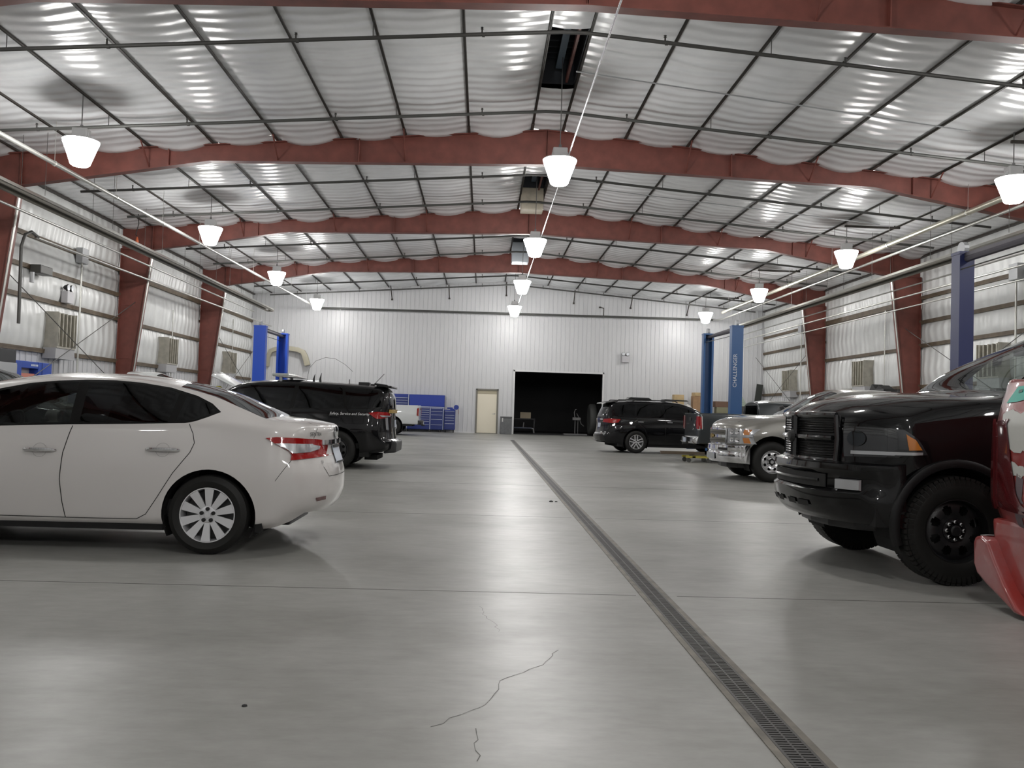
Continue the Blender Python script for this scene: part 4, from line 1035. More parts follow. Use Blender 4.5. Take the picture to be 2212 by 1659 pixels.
def underside(parent, x0, x1, hw, z0, z1, axles, wr, zc):
    """dark floor pan with a rounded well round each wheel"""
    b = MB(); cuts = sorted(axles); xs = [x0]
    for a_ in cuts: xs += [a_-wr*0.98, a_+wr*0.98]
    xs.append(x1)
    b.rng(x0, x1, -(hw-0.36), hw-0.36, z0, z1)
    for i in range(0, len(xs), 2):
        if xs[i+1] > xs[i]: b.rng(xs[i], xs[i+1], -hw, hw, z0, z1)
    b.build('underbody', m_under, parent)
    for a_ in cuts:
        n = 20
        for s in (-1, 1):
            q = MB(); V = []; Fs = []
            for k in range(n+1):
                t = radians(-28+236*k/n); V.append((a_+wr*cos(t), s*(hw+0.02), zc+wr*sin(t))); V.append((a_+wr*cos(t), s*(hw-0.37), zc+wr*sin(t)))
            for k in range(n): Fs.append((2*k, 2*k+1, 2*k+3, 2*k+2))
            V.append((a_, s*(hw-0.37), zc))
            for k in range(n): Fs.append((2*k+1, 2*k+3, len(V)-1))
            q.add(V, Fs).build('wheel_well', m_under, parent)
def axle(parent, x, zc, hw):
    MB().tube([(x, -hw, zc), (x, hw, zc)], 0.045, 8).build('axle', m_under, parent)
def paint(name, col, inner=(0.03, 0.03, 0.03), rough=0.32, metal=0.0, coat=None, noise=0.0):
    """body paint; the inside of the skin is trim-coloured"""
    if name in MATS: return MATS[name]
    coat = (0.75 if max(col) < 0.03 else 1.0) if coat is None else coat
    m = mat(name, col, rough, metal, coat, spec=0.06 if max(col) < 0.03 else 0.45); nt = m.node_tree; b = nt.nodes['Principled BSDF']; o = nt.nodes['Material Output']
    b2 = nt.nodes.new('ShaderNodeBsdfPrincipled'); b2.inputs['Base Color'].default_value = (*inner, 1); b2.inputs['Roughness'].default_value = 0.8
    g = nt.nodes.new('ShaderNodeNewGeometry'); mx = nt.nodes.new('ShaderNodeMixShader')
    nt.links.new(g.outputs['Backfacing'], mx.inputs[0]); nt.links.new(b.outputs[0], mx.inputs[1]); nt.links.new(b2.outputs[0], mx.inputs[2]); nt.links.new(mx.outputs[0], o.inputs[0])
    return m
def curves(d):
    ks = ('ws', 'zs', 'wm', 'zm', 'wb', 'zb', 'wr', 'zr', 'zt')
    def sec(x):
        q = {k: (interp(d[k], x) if isinstance(d[k], list) else d[k]) for k in ks}
        return [(q['ws']-0.06, q['zs']), (q['ws'], q['zs']+0.05), (q['wm'], q['zm']), (q['wb'], q['zb']), (q['wr'], q['zr']), (0.0, q['zt'])]
    return sec

def seat(parent, x, y, z, m, w=0.5, head=True):
    b = MB().rng(x-0.25, x+0.28, y-w/2, y+w/2, z, z+0.16)
    q = Matrix.Rotation(radians(-18), 3, 'Y'); b.box((x-0.33, y, z+0.38), (0.14, w, 0.62), q)
    if head: b.box((x-0.44, y, z+0.77), (0.10, w*0.5, 0.18), q)
    b.build('seat', m, parent, bevel=0.04)
def steering(parent, x, y, z):
    V = []; b = MB(); n = 24; q = Matrix.Rotation(radians(-25), 3, 'Y')
    P = [q @ Vector((0, 0.185*cos(2*pi*k/n), 0.185*sin(2*pi*k/n)))+Vector((x, y, z)) for k in range(n+1)]
    b.tube(P, 0.016, 8, cap=False)
    for a in (0.1, pi-0.1, -pi/2): b.tube([(x, y, z), P[int((a % (2*pi))/(2*pi)*n)]], 0.016, 6)
    b.lathe([(0, -0.03), (0.06, -0.02), (0.05, 0.02), (0, 0.025)], 12, 'X', (x, y, z)); b.tube([(x, y, z), (x+0.4, y, z-0.2)], 0.03, 8)
    b.build('steering_wheel', m_int, parent, smooth=True)
# ------------------------------------------------------------------ white sedan (near left)
PI2 = pi
def place(name, label, cat, x, y, nose, yaw=0.0):
    return thing(name, label, cat, (x, y, 0), (0 if nose > 0 else pi)+yaw)
def sides(fn):
    for s in (1, -1): fn(s)

sed = place('sedan', 'white four-door sedan, nearest car on the left', 'car', -2.17, 7.88, -1)
pw = paint('pearl_white_paint', (0.60, 0.575, 0.56), (0.16, 0.145, 0.11), 0.30)
cv = dict(
    ws=[(-0.865, 0.72), (-0.5, 0.80), (0, 0.83), (2.7, 0.83), (3.3, 0.80), (3.62, 0.66)],
    zs=[(-0.865, 0.27), (-0.55, 0.215), (-0.3, 0.20), (0.4, 0.205), (2.2, 0.20), (3.2, 0.20), (3.62, 0.22)],
    wm=[(-0.865, 0.79), (-0.5, 0.86), (0, 0.882), (1.2, 0.882), (2.7, 0.878), (3.3, 0.84), (3.62, 0.72)],
    zm=[(-0.865, 0.62), (0, 0.64), (1.5, 0.62), (2.7, 0.58), (3.62, 0.50)],
    wb=[(-0.865, 0.71), (-0.5, 0.785), (0, 0.822), (1.2, 0.835), (2.2, 0.82), (3.0, 0.75), (3.62, 0.60)],
    zb=[(-0.865, 0.985), (-0.5, 1.025), (-0.05, 1.05), (0.3, 1.03), (1.2, 0.99), (2.0, 0.95), (2.6, 0.90), (3.2, 0.80), (3.62, 0.66)],
    wr=[(-0.865, 0.62), (-0.5, 0.66), (-0.2, 0.63), (0.15, 0.595), (0.5, 0.57), (1.2, 0.575), (1.75, 0.585), (2.2, 0.63), (2.72, 0.70), (3.2, 0.62), (3.62, 0.45)],
    zr=[(-0.865, 1.035), (-0.6, 1.075), (-0.42, 1.09), (-0.2, 1.165), (0.12, 1.283), (0.5, 1.36), (0.95, 1.395), (1.35, 1.395), (1.8, 1.345), (2.2, 1.235), (2.72, 0.985), (2.95, 0.93), (3.3, 0.84), (3.62, 0.70)],
    zt=[(-0.865, 1.05), (-0.6, 1.098), (-0.42, 1.112), (-0.2, 1.20), (0.12, 1.33), (0.5, 1.41), (0.95, 1.45), (1.35, 1.45), (1.8, 1.40), (2.2, 1.29), (2.72, 1.04), (2.95, 0.985), (3.3, 0.90), (3.62, 0.76)])
def srear(y, z):
    f_ = interp([(0.20, 0.10), (0.30, 0.045), (0.38, -0.02), (0.50, -0.055), (0.60, -0.055), (0.72, -0.03), (0.83, 0.01), (0.93, 0.02), (1.0, 0.015), (1.06, 0.0), (1.12, 0.02)], z)
    return f_+0.30*(abs(y)/0.85)**2.6
S = Shell(-0.865, 3.62, curves(cv), (0.05, 0.16, 0.05, 0.07), rear=dict(x0=-0.42, p=1.4, f=srear), front=dict(x0=3.1, p=1.3, f=lambda y, z: -0.35*(abs(y)/0.8)**2.5), step=0.045, endr=(0.07, 0.10))
for ax_ in (0, 2.70): S.cut(arc(ax_, 0.31, 0.372), 'xz', (0, 1, 2), name=None)
dlo = [(-0.034, 1.142), (0.056, 1.098), (0.145, 1.062), (0.221, 1.045), (0.638, 1.027), (1.149, 1.008), (1.77, 0.977), (2.3, 0.945), (2.60, 0.935), (2.42, 1.035), (2.1, 1.19), (1.783, 1.285), (1.561, 1.335), (1.336, 1.362), (1.121, 1.376), (0.882, 1.379), (0.673, 1.366), (0.424, 1.332), (0.193, 1.270), (0.056, 1.210)]
gl = []
for s in (1, -1):
    fw_ = [(1.14, 1.024), (1.77, 0.992), (2.28, 0.962), (2.30, 1.06), (2.08, 1.175), (1.77, 1.268), (1.55, 1.318), (1.33, 1.344), (1.17, 1.356)]
    rd = [(0.36, 1.05), (1.06, 1.026), (1.09, 1.358), (0.88, 1.36), (0.67, 1.347), (0.43, 1.314), (0.34, 1.285)]
    qt = [(0.0, 1.145), (0.15, 1.075), (0.30, 1.055), (0.275, 1.265), (0.20, 1.25), (0.08, 1.20)]
    for P_, m_ in ((fw_, g_mid), (rd, g_dark), (qt, g_dark)): gl.append((S.cut(P_, 'xz', (2, 3, 4), s), 'side_window', m_))
    gl.append((S.cut(dlo, 'xz', (2, 3, 4), s), 'window_trim', m_gloss))
gl.append((S.cut([(1.90, -0.60), (2.30, -0.66), (2.68, -0.69), (2.72, 0), (2.68, 0.69), (2.30, 0.66), (1.90, 0.60), (1.84, 0)], 'xy', (4,)), 'windshield', g_mid))
gl.append((S.cut([(0.36, -0.535), (-0.08, -0.575), (-0.38, -0.62), (-0.41, 0), (-0.38, 0.62), (-0.08, 0.575), (0.36, 0.535), (0.42, 0)], 'xy', (4,)), 'rear_window', glass_mat('rear_glass', (0.10, 0.105, 0.11))))
S.body('body', pw, sed)
for k, n_, m_ in gl: S.piece(k, n_, m_, sed)
underside(sed, -0.42, 3.4, 0.80, 0.18, 0.30, (0, 2.7), 0.372, 0.31)
for ax_ in (0, 2.7):
    axle(sed, ax_, 0.318, 0.7)
    for s in (1, -1): wheel(sed, ax_, s*0.775, 0.318, 0.222, 0.205, 'spoke', m_alloy, s, nsp=10, lugs=5)
for s in (1, -1):
    S.line([(1.103, 1.0), (1.126, 0.917), (1.157, 0.783), (1.17, 0.575), (1.15, 0.388), (1.126, 0.268)], 'xz', s, 0.007, 'door_gap', m_gap, sed)
    S.line([(0.185, 1.04), (0.147, 0.965), (0.129, 0.889), (0.159, 0.812), (0.284, 0.646), (0.406, 0.446), (0.494, 0.311), (0.567, 0.271), (0.94, 0.268), (1.682, 0.272), (2.2, 0.28)], 'xz', s, 0.006, 'door_gap', m_gap, sed)
    S.line([(-0.63, 0.765), (-0.585, 0.70), (-0.52, 0.60)], 'xz', s, 0.004, 'bumper_gap', m_gap, sed)
    lp = S.panel([(-0.429, 0.944), (-0.509, 0.954), (-0.663, 0.947), (-0.775, 0.936), (-0.85, 0.910), (-0.885, 0.87), (-0.895, 0.812), (-0.84, 0.787), (-0.624, 0.768), (-0.63, 0.811), (-0.61, 0.841)], 'xz', s, 'tail_lamp', m_redlens, sed, off=0.004, thick=0.012)
    S.panel([(-0.50, 0.900), (-0.588, 0.902), (-0.742, 0.896), (-0.75, 0.888), (-0.79, 0.873), (-0.785, 0.85), (-0.735, 0.83), (-0.641, 0.819), (-0.622, 0.822), (-0.594, 0.849)], 'xz', s, 'reverse_lens', m_clear, lp, off=0.019, bulge=0.004)
    S.panel([(-0.80, 0.45), (-0.86, 0.455), (-0.855, 0.425), (-0.805, 0.42)], 'xz', s, 'bumper_reflector', m_darkred, sed, off=0.006, cell=0.008)
    for a, b_, z in ((1.466, 1.213, 0.80), (0.505, 0.243, 0.827)):
        h0, n0 = S.at(a, z, 'xz', s); h1, n1 = S.at(b_, z, 'xz', s); hm = (h0+h1)/2
        MB().tube([h0+n0*0.004, h0+n0*0.03+Vector((-0.03, 0, 0.002)), hm+n0*0.042, h1+n1*0.03+Vector((0.03, 0, 0.002)), h1+n1*0.004], [0.010, 0.014, 0.017, 0.014, 0.010], 8).build('door_handle', m_chrome, sed, smooth=True)
        S.line([((a+b_)/2+0.055*cos(radians(t)), z+0.055*sin(radians(t))) for t in range(0, 361, 24)], 'xz', s, 0.003, 'handle_cup', mat('pale_gap', (0.30, 0.29, 0.28), 0.5), sed, off=0.002)
    b = MB().lathe([(0.0, 0), (0.055, 0.01), (0.075, 0.06), (0.07, 0.11), (0.0, 0.115)], 16, 'X'); b.v = [(x, y*1.35, z) for x, y, z in b.v]
    mr = b.build('door_mirror', pw, sed, smooth=True, loc=(2.05, s*0.95, 1.03)); MB().lathe([(0, -0.004), (0.062, -0.003), (0.062, 0.0)], 16, 'X').build('mirror_glass', m_chrome, mr); MB().tube([(0.06, -s*0.03, -0.02), (0.12, -s*0.13, -0.04)], 0.02, 6).build('mirror_arm', m_blkpl, mr)
# rear face
S.panel([(-0.17, 0.715), (0.17, 0.715), (0.17, 0.875), (-0.17, 0.875)], 'yz', 0, 'x', m_gap, sed) if False else None
def on_rear(S, poly, name, m, parent, off=0.004, thick=0.0, **k): return S.panel(poly, 'yz', -1, name, m, parent, off, thick, **k)
pl = on_rear(S, [(-0.165, 0.715), (0.165, 0.715), (0.165, 0.87), (-0.165, 0.87)], 'license_plate', mat('plate_pale', (0.48, 0.52, 0.60), 0.4), sed, 0.008, 0.004)
for P_ in ([(-0.165, 0.85), (0.165, 0.85), (0.165, 0.872), (-0.165, 0.872)], [(-0.165, 0.715), (0.165, 0.715), (0.165, 0.73), (-0.165, 0.73)]): on_rear(S, P_, 'plate_frame', m_gap, pl, 0.016)
on_rear(S, [(-0.40, 0.885), (0.40, 0.885), (0.40, 0.925), (-0.40, 0.925)], 'chrome_strip', m_chrome, sed, 0.006, 0.018)
S.text('SENTRA', 0.046, (0.50, 0.975), 'yz', -1, 'model_badge', mat('dark_chrome', (0.12, 0.12, 0.12), 0.3, 0.6), sed, flip=True)
S.text('SV', 0.035, (0.46, 0.74), 'yz', -1, 'trim_badge', mat('dark_chrome', (0.12, 0.12, 0.12), 0.3, 0.6), sed, flip=True)
on_rear(S, [(0.075*cos(radians(t)), 0.985+0.05*sin(radians(t))) for t in range(0, 360, 24)], 'round_emblem', m_chrome, sed, 0.006, 0.008)
for P_ in ([(0.42, 1.07), (0.50, 1.0), (0.53, 0.94)], [(-0.42, 1.07), (-0.50, 1.0), (-0.53, 0.94)], [(-0.46, 0.70), (-0.40, 0.62), (0.40, 0.62), (0.46, 0.70)]): S.line(P_, 'yz', -1, 0.005, 'trunk_gap', m_gap, sed, 0.002)
MB().rng(-0.56, -0.40, -0.40, 0.40, 0.19, 0.235).build('lower_valance', m_blkpl, sed, bevel=0.02)
# cabin
MB().rng(0.1, 2.5, -0.72, 0.72, 0.28, 0.42).build('cabin_floor', m_int, sed)
seat(sed, 1.25, 0.37, 0.50, m_int); seat(sed, 1.25, -0.37, 0.50, m_int); seat(sed, 0.50, 0, 0.40, m_int, 1.25, False)
MB().prism([(1.98, 0.55), (1.98, 0.92), (2.2, 0.97), (2.62, 0.955), (2.62, 0.5)], 'Y', -0.66, 0.66).build('dashboard', m_int, sed, bevel=0.02); steering(sed, 1.86, 0.37, 0.93)
MB().rng(-0.5, 0.02, -0.6, 0.6, 0.95, 1.055).build('parcel_shelf', m_int, sed)
MB().tube([(1.9, 0, 1.30), (1.95, 0, 1.25)], 0.008, 6).rng(1.90, 1.93, -0.11, 0.11, 1.20, 1.26).build('rear_view_mirror', m_int, sed)

# ------------------------------------------------------------------ black patrol SUV and the dark one at the left edge
def suv(name, label, cat, x, y, nose, pm, police, glass=None):
    t = place(name, label, cat, x, y, nose); glass = glass or g_dark
    cv = dict(
        ws=[(-1.05, 0.84), (-0.6, 0.90), (0, 0.92), (2.86, 0.92), (3.4, 0.88), (3.8, 0.74)],
        zs=[(-1.05, 0.34), (-0.5, 0.30), (0.5, 0.27), (2.3, 0.27), (3.3, 0.28), (3.8, 0.30)],
        wm=[(-1.05, 0.90), (-0.6, 0.97), (0, 1.0), (2.86, 0.99), (3.4, 0.94), (3.8, 0.80)], zm=0.74,
        wb=[(-1.05, 0.82), (-0.6, 0.90), (0, 0.925), (2.2, 0.92), (3.0, 0.86), (3.8, 0.70)],
        zb=[(-1.05, 1.13), (0, 1.12), (1.5, 1.08), (2.6, 1.03), (3.3, 0.98), (3.8, 0.84)],
        wr=[(-1.05, 0.70), (-0.8, 0.66), (0, 0.68), (1.4, 0.69), (2.0, 0.71), (2.5, 0.75), (3.0, 0.82), (3.4, 0.70), (3.8, 0.52)],
        zr=[(-1.05, 1.22), (-1.02, 1.38), (-0.9, 1.56), (-0.78, 1.605), (0, 1.645), (0.9, 1.675), (1.55, 1.655), (1.95, 1.60), (2.35, 1.40), (3.0, 1.08), (3.4, 1.02), (3.8, 0.88)],
        zt=[(-1.05, 1.25), (-1.02, 1.42), (-0.9, 1.60), (-0.78, 1.655), (0, 1.70), (0.9, 1.735), (1.55, 1.71), (1.95, 1.65), (2.35, 1.46), (3.0, 1.14), (3.4, 1.08), (3.8, 0.94)])
    def rear(yy, z):
        return interp([(0.25, 0.13), (0.32, 0.03), (0.42, -0.06), (0.54, -0.07), (0.60, -0.01), (1.1, 0.03), (1.18, 0.02), (1.5, 0.0)], z)+0.26*(abs(yy)/0.95)**2.6
    S = Shell(-1.05, 3.80, curves(cv), (0.06, 0.20, 0.06, 0.10), rear=dict(x0=-0.52, p=1.4, f=rear), front=dict(x0=3.35, p=1.3, f=lambda yy, z: -0.30*(abs(yy)/0.9)**2.5), endr=(0.06, 0.12))
    for a in (0, 2.86): S.cut(arc(a, 0.375, 0.45), 'xz', (0, 1, 2), name=None)
    gl = []
    for s in (1, -1):
        for P_ in ([(-0.86, 1.22), (-0.18, 1.185), (-0.10, 1.585), (-0.74, 1.545)], [(-0.12, 1.185), (0.86, 1.16), (0.80, 1.61), (-0.04, 1.59)], [(0.94, 1.16), (1.96, 1.12), (2.25, 1.14), (2.10, 1.43), (1.80, 1.59), (0.88, 1.61)]):
            gl.append((S.cut(P_, 'xz', (2, 3, 4), s), 'side_window', glass))
        gl.append((S.cut([(-0.92, 1.20), (0.9, 1.145), (2.45, 1.09), (2.22, 1.42), (1.85, 1.62), (0.85, 1.645), (-0.1, 1.615), (-0.80, 1.57)], 'xz', (2, 3, 4), s), 'window_trim', m_gloss))
    gl.append((S.cut([(1.95, -0.66), (2.5, -0.70), (3.0, -0.78), (3.04, 0), (3.0, 0.78), (2.5, 0.70), (1.95, 0.66), (1.90, 0)], 'xy', (4,)), 'windshield', g_mid))
    gl.append((S.cut([(-0.62, 1.22), (0.62, 1.22), (0.56, 1.54), (-0.56, 1.54)], 'yz', (4, 7)), 'rear_window', g_dark))
    S.body('body', pm, t)
    for k, n_, m_ in gl: S.piece(k, n_, m_, t)
    underside(t, -0.62, 3.5, 0.88, 0.24, 0.40, (0, 2.86), 0.45, 0.375)
    for a in (0, 2.86):
        axle(t, a, 0.375, 0.8)
        for s in (1, -1): wheel(t, a, s*0.865, 0.375, 0.235, 0.245, 'disc', m_blkpl, s, nsp=8, lugs=5)
    MB().rng(-0.9, 2.6, -0.8, 0.8, 0.40, 0.5).build('cabin_floor', m_int, t)
    seat(t, 1.45, 0.40, 0.62, m_int); seat(t, 1.45, -0.40, 0.62, m_int); seat(t, 0.45, 0, 0.62, m_int, 1.35)
    MB().prism([(2.1, 0.6), (2.1, 1.05), (2.4, 1.12), (2.9, 1.07), (2.9, 0.6)], 'Y', -0.72, 0.72).build('dashboard', m_int, t)
    for s in (1, -1):
        S.line([(-0.08, 1.14), (-0.05, 0.95), (0.42, 0.62), (0.52, 0.38), (0.86, 0.36), (0.90, 0.9), (0.90, 1.15)], 'xz', s, 0.008, 'door_gap', m_gap, t)
        lp = S.panel([(-0.60, 1.105), (-0.76, 1.13), (-0.95, 1.125), (-1.0, 1.07), (-0.92, 1.01), (-0.76, 0.99), (-0.68, 1.04)], 'xz', s, 'tail_lamp', m_redlens, t, off=0.004, thick=0.02)
        S.panel([(-0.80, 1.06), (-0.96, 1.06), (-0.97, 1.035), (-0.84, 1.03)], 'xz', s, 'reverse_lens', m_clear, lp, off=0.028)
        for a, b_ in ((0.15, -0.02), (1.15, 0.98)):
            h0, n0 = S.at(a, 1.02, 'xz', s); h1, n1 = S.at(b_, 1.02, 'xz', s)
            MB().tube([h0, h0+n0*0.035, h1+n1*0.035, h1], 0.012, 6).build('door_handle', m_blkpl, t)
        b = MB().lathe([(0.0, 0), (0.07, 0.01), (0.10, 0.07), (0.08, 0.14), (0.0, 0.15)], 14, 'X'); b.v = [(x_, y_*1.35, z_) for x_, y_, z_ in b.v]
        b.build('door_mirror', m_blkpl, t, smooth=True, loc=(2.15, s*1.05, 1.16))
    MB().rng(-1.0, -0.72, -0.60, 0.60, 1.625, 1.652).prism([(-1.02, 1.60), (-0.66, 1.66), (-0.66, 1.70), (-0.90, 1.675)], 'Y', -0.62, 0.62).build('rear_spoiler', pm, t, bevel=0.008)
    bp = MB().prism([(-1.13, 0.33), (-1.14, 0.54), (-0.92, 0.60), (-0.88, 0.30)], 'Y', -0.60, 0.60); bp.build('rear_bumper', mat('dark_bumper_plastic', (0.03, 0.03, 0.032), 0.5), t, bevel=0.03)
    MB().rng(-0.75, -0.5, -0.5, 0.5, 0.17, 0.26).build('exhaust_box', m_under, t)
    return t, S
pkb = paint('gloss_black_paint', (0.0045, 0.0045, 0.0055), (0.01, 0.01, 0.01), 0.28)
exp, SE = suv('patrol_suv', 'black police-style SUV with roof light bar, behind the white sedan', 'car', -2.82, 17.9, -1, pkb, True)
SE.text('Safety, Service and Security', 0.070, (-0.235, 1.075), 'xz', 1, 'door_lettering', m_wlet, exp, flip=True, shear=0.25)
on_rear(SE, [(-0.58, 1.11), (0.58, 1.11), (0.58, 1.18), (-0.58, 1.18)], 'gold_strip', mat('gold_strip', (0.50, 0.34, 0.10), 0.35, 0.4), exp, 0.012, 0.02)
on_rear(SE, [(-0.30, 0.80), (0.30, 0.80), (0.30, 1.0), (-0.30, 1.0)], 'plate_recess', m_blkpl, exp, 0.004)
on_rear(SE, [(-0.16, 0.82), (0.16, 0.82), (0.16, 0.97), (-0.16, 0.97)], 'license_plate', mat('plate_pale', (0.48, 0.52, 0.60), 0.4), exp, 0.014, 0.004)
for s in (1, -1): on_rear(SE, [(s*0.60, 0.78), (s*0.68, 0.78), (s*0.70, 1.02), (s*0.62, 1.02)], 'clear_marker', m_clear, exp, 0.008, 0.01)
lb = MB().rng(1.05, 1.38, -0.56, 0.56, 1.775, 1.84); lb.build('light_bar', mat('light_bar_shell', (0.42, 0.45, 0.43), 0.2, coat=1.0), exp, bevel=0.025)
MB().prism([(0.84, 1.765), (1.30, 1.775), (1.30, 1.79), (0.90, 1.80)], 'Y', -0.40, 0.55).build('light_bar_lid', mat('pale_lid', (0.62, 0.60, 0.60), 0.3), exp)
for s in (1, -1): MB().tube([(1.22, s*0.48, 1.66), (1.22, s*0.48, 1.79)], 0.035, 8).build('light_bar_foot', m_zinc, exp)
for xx, hh in ((0.62, 0.11), (0.49, 0.13)): MB().tube([(xx, 0.2, 1.70), (xx, 0.2, 1.70+hh*0.5), (xx-0.02, 0.2, 1.70+hh*1.4)], [0.028, 0.02, 0.004], 8).build('stub_antenna', m_blkpl, exp, smooth=True)
MB().tube([(-0.10, 0.2, 1.66), (-0.10, 0.2, 1.77)], 0.009, 6).build('stub_antenna', m_blkpl, exp)
MB().rng(-0.52, -0.30, 0.1, 0.3, 1.66, 1.72).build('roof_module', m_blkpl, exp, bevel=0.01)
MB().rng(-0.62, -0.54, 0.15, 0.25, 1.655, 1.69).tube([(-0.6, 0.2, 1.68), (-0.80, 0.2, 1.90)], 0.006, 6).build('whip_antenna', m_blkpl, exp)
MB().tube([(0.76, 0.2, 1.70), (0.72, 0.2, 1.97), (0.60, 0.2, 2.12), (0.40, 0.2, 2.20), (0.20, 0.2, 2.18), (0.0, 0.2, 2.07), (-0.16, 0.2, 1.93)], 0.004, 5).build('bent_antenna', m_pipe, exp)
pdk = paint('dark_grey_paint', (0.02, 0.022, 0.024), (0.02, 0.02, 0.02), 0.28)
suv('crossover', 'dark grey crossover whose windshield shows at the left edge of the picture', 'car', -9.45, 13.4, 1, pdk, False, g_mid)

# ------------------------------------------------------------------ black crossover (far right)
jy = place('crossover', 'black crossover with roof racks and red tail lamps, far right by the lift', 'car', 4.86, 28.46, 1, radians(6))
cv = dict(
    ws=[(-1.05, 0.78), (-0.5, 0.84), (0, 0.86), (2.89, 0.86), (3.4, 0.82), (3.84, 0.68)],
    zs=[(-1.05, 0.30), (-0.5, 0.26), (0.5, 0.24), (3.3, 0.25), (3.84, 0.27)],
    wm=[(-1.05, 0.84), (-0.5, 0.905), (0, 0.92), (2.89, 0.915), (3.4, 0.87), (3.84, 0.74)], zm=0.70,
    wb=[(-1.05, 0.76), (-0.5, 0.84), (0, 0.86), (2.2, 0.855), (3.0, 0.80), (3.84, 0.62)],
    zb=[(-1.05, 1.12), (0, 1.12), (1.5, 1.07), (2.6, 1.0), (3.3, 0.95), (3.84, 0.80)],
    wr=[(-1.05, 0.66), (-0.75, 0.60), (0, 0.62), (1.4, 0.63), (2.0, 0.66), (2.8, 0.74), (3.3, 0.66), (3.84, 0.48)],
    zr=[(-1.05, 1.16), (-0.95, 1.33), (-0.82, 1.54), (-0.70, 1.60), (0, 1.645), (0.9, 1.655), (1.5, 1.62), (1.95, 1.50), (2.4, 1.28), (2.85, 1.06), (3.3, 1.0), (3.84, 0.84)],
    zt=[(-1.05, 1.19), (-0.95, 1.37), (-0.82, 1.58), (-0.70, 1.645), (0, 1.69), (0.9, 1.70), (1.5, 1.67), (1.95, 1.56), (2.4, 1.34), (2.85, 1.12), (3.3, 1.06), (3.84, 0.90)])
S = Shell(-1.05, 3.84, curves(cv), (0.06, 0.18, 0.06, 0.09), rear=dict(x0=-0.5, p=1.4, f=lambda yy, z: interp([(0.2, 0.1), (0.35, -0.05), (0.55, -0.09), (0.62, -0.03), (1.1, 0.02), (1.6, 0.0)], z)+0.26*(abs(yy)/0.9)**2.6), front=dict(x0=3.35, p=1.3, f=lambda yy, z: -0.3*(abs(yy)/0.85)**2.5), endr=(0.06, 0.12), step=0.06)
for a in (0, 2.89): S.cut(arc(a, 0.36, 0.42), 'xz', (0, 1, 2), name=None)
gl = []
for s in (1, -1):
    for P_ in ([(-0.72, 1.24), (-0.05, 1.185), (0.0, 1.585), (-0.52, 1.52)], [(0.02, 1.18), (0.92, 1.15), (0.90, 1.60), (0.06, 1.59)], [(0.98, 1.15), (2.0, 1.08), (2.3, 1.07), (2.0, 1.34), (1.5, 1.56), (0.96, 1.60)]): gl.append((S.cut(P_, 'xz', (2, 3, 4), s), 'side_window', g_dark))
gl.append((S.cut([(1.75, -0.60), (2.3, -0.65), (2.83, -0.70), (2.87, 0), (2.83, 0.70), (2.3, 0.65), (1.75, 0.60)], 'xy', (4,)), 'windshield', g_mid))
gl.append((S.cut([(-0.56, 1.18), (0.56, 1.18), (0.50, 1.54), (-0.50, 1.54)], 'yz', (4, 7)), 'rear_window', g_dark))
S.body('body', pkb, jy)
for k, n_, m_ in gl: S.piece(k, n_, m_, jy)
underside(jy, -0.60, 3.5, 0.82, 0.20, 0.34, (0, 2.89), 0.42, 0.36)
for a in (0, 2.89):
    axle(jy, a, 0.36, 0.75)
    for s in (1, -1): wheel(jy, a, s*0.81, 0.36, 0.235, 0.225, 'twin', m_alloy, s, nsp=5, lugs=5)
MB().rng(-0.8, 2.5, -0.75, 0.75, 0.34, 0.45).build('cabin_floor', m_int, jy); seat(jy, 1.4, 0.38, 0.55, m_int); seat(jy, 1.4, -0.38, 0.55, m_int); seat(jy, 0.45, 0, 0.55, m_int, 1.3)
for s in (1, -1):
    lp = S.panel([(-0.52, 1.075), (-0.86, 1.09), (-0.98, 1.07), (-1.0, 0.97), (-0.78, 0.94), (-0.60, 0.97)], 'xz', s, 'tail_lamp', m_redlens, jy, off=0.004, thick=0.02)
    S.line([(0.96, 1.14), (0.96, 0.42), (0.40, 0.40), (0.28, 0.78), (0.02, 1.0), (0.0, 1.16)], 'xz', s, 0.008, 'door_gap', m_gap, jy)
    for a, b_ in ((0.22, 0.05), (1.18, 1.02)):
        h0, n0 = S.at(a, 1.0, 'xz', s); h1, n1 = S.at(b_, 1.0, 'xz', s); MB().tube([h0, h0+n0*0.035, h1+n1*0.035, h1], 0.013, 6).build('door_handle', m_chrome if s < 0 else m_blkpl, jy)
    MB().tube([(-0.60, s*0.55, 1.63), (-0.52, s*0.55, 1.70), (1.35, s*0.56, 1.715), (1.45, s*0.56, 1.66)], 0.018, 8).build('roof_rail', m_blkpl, jy, smooth=True)
    b = MB().lathe([(0.0, 0), (0.07, 0.01), (0.095, 0.07), (0.07, 0.14), (0.0, 0.15)], 14, 'X'); b.v = [(x_, y_*1.35, z_) for x_, y_, z_ in b.v]; b.build('door_mirror', m_blkpl, jy, smooth=True, loc=(2.05, s*0.97, 1.12))
for xx in (0.05, 1.05): MB().tube([(xx, -0.56, 1.70), (xx, 0.56, 1.70)], 0.02, 8).build('cross_bar', m_zinc, jy)
MB().prism([(-0.20, 1.73), (-0.12, 1.80), (0.50, 1.80), (0.62, 1.73)], 'Y', -0.5, -0.1).build('rack_carrier', m_blkpl, jy, bevel=0.02); MB().prism([(1.0, 1.72), (1.06, 1.77), (1.80, 1.75), (1.86, 1.72)], 'Y', -0.5, -0.1).build('rack_carrier', m_blkpl, jy, bevel=0.01)
MB().prism([(-0.98, 1.57), (-0.60, 1.635), (-0.60, 1.67), (-0.95, 1.60)], 'Y', -0.58, 0.58).build('rear_spoiler', m_blkpl, jy, bevel=0.008)
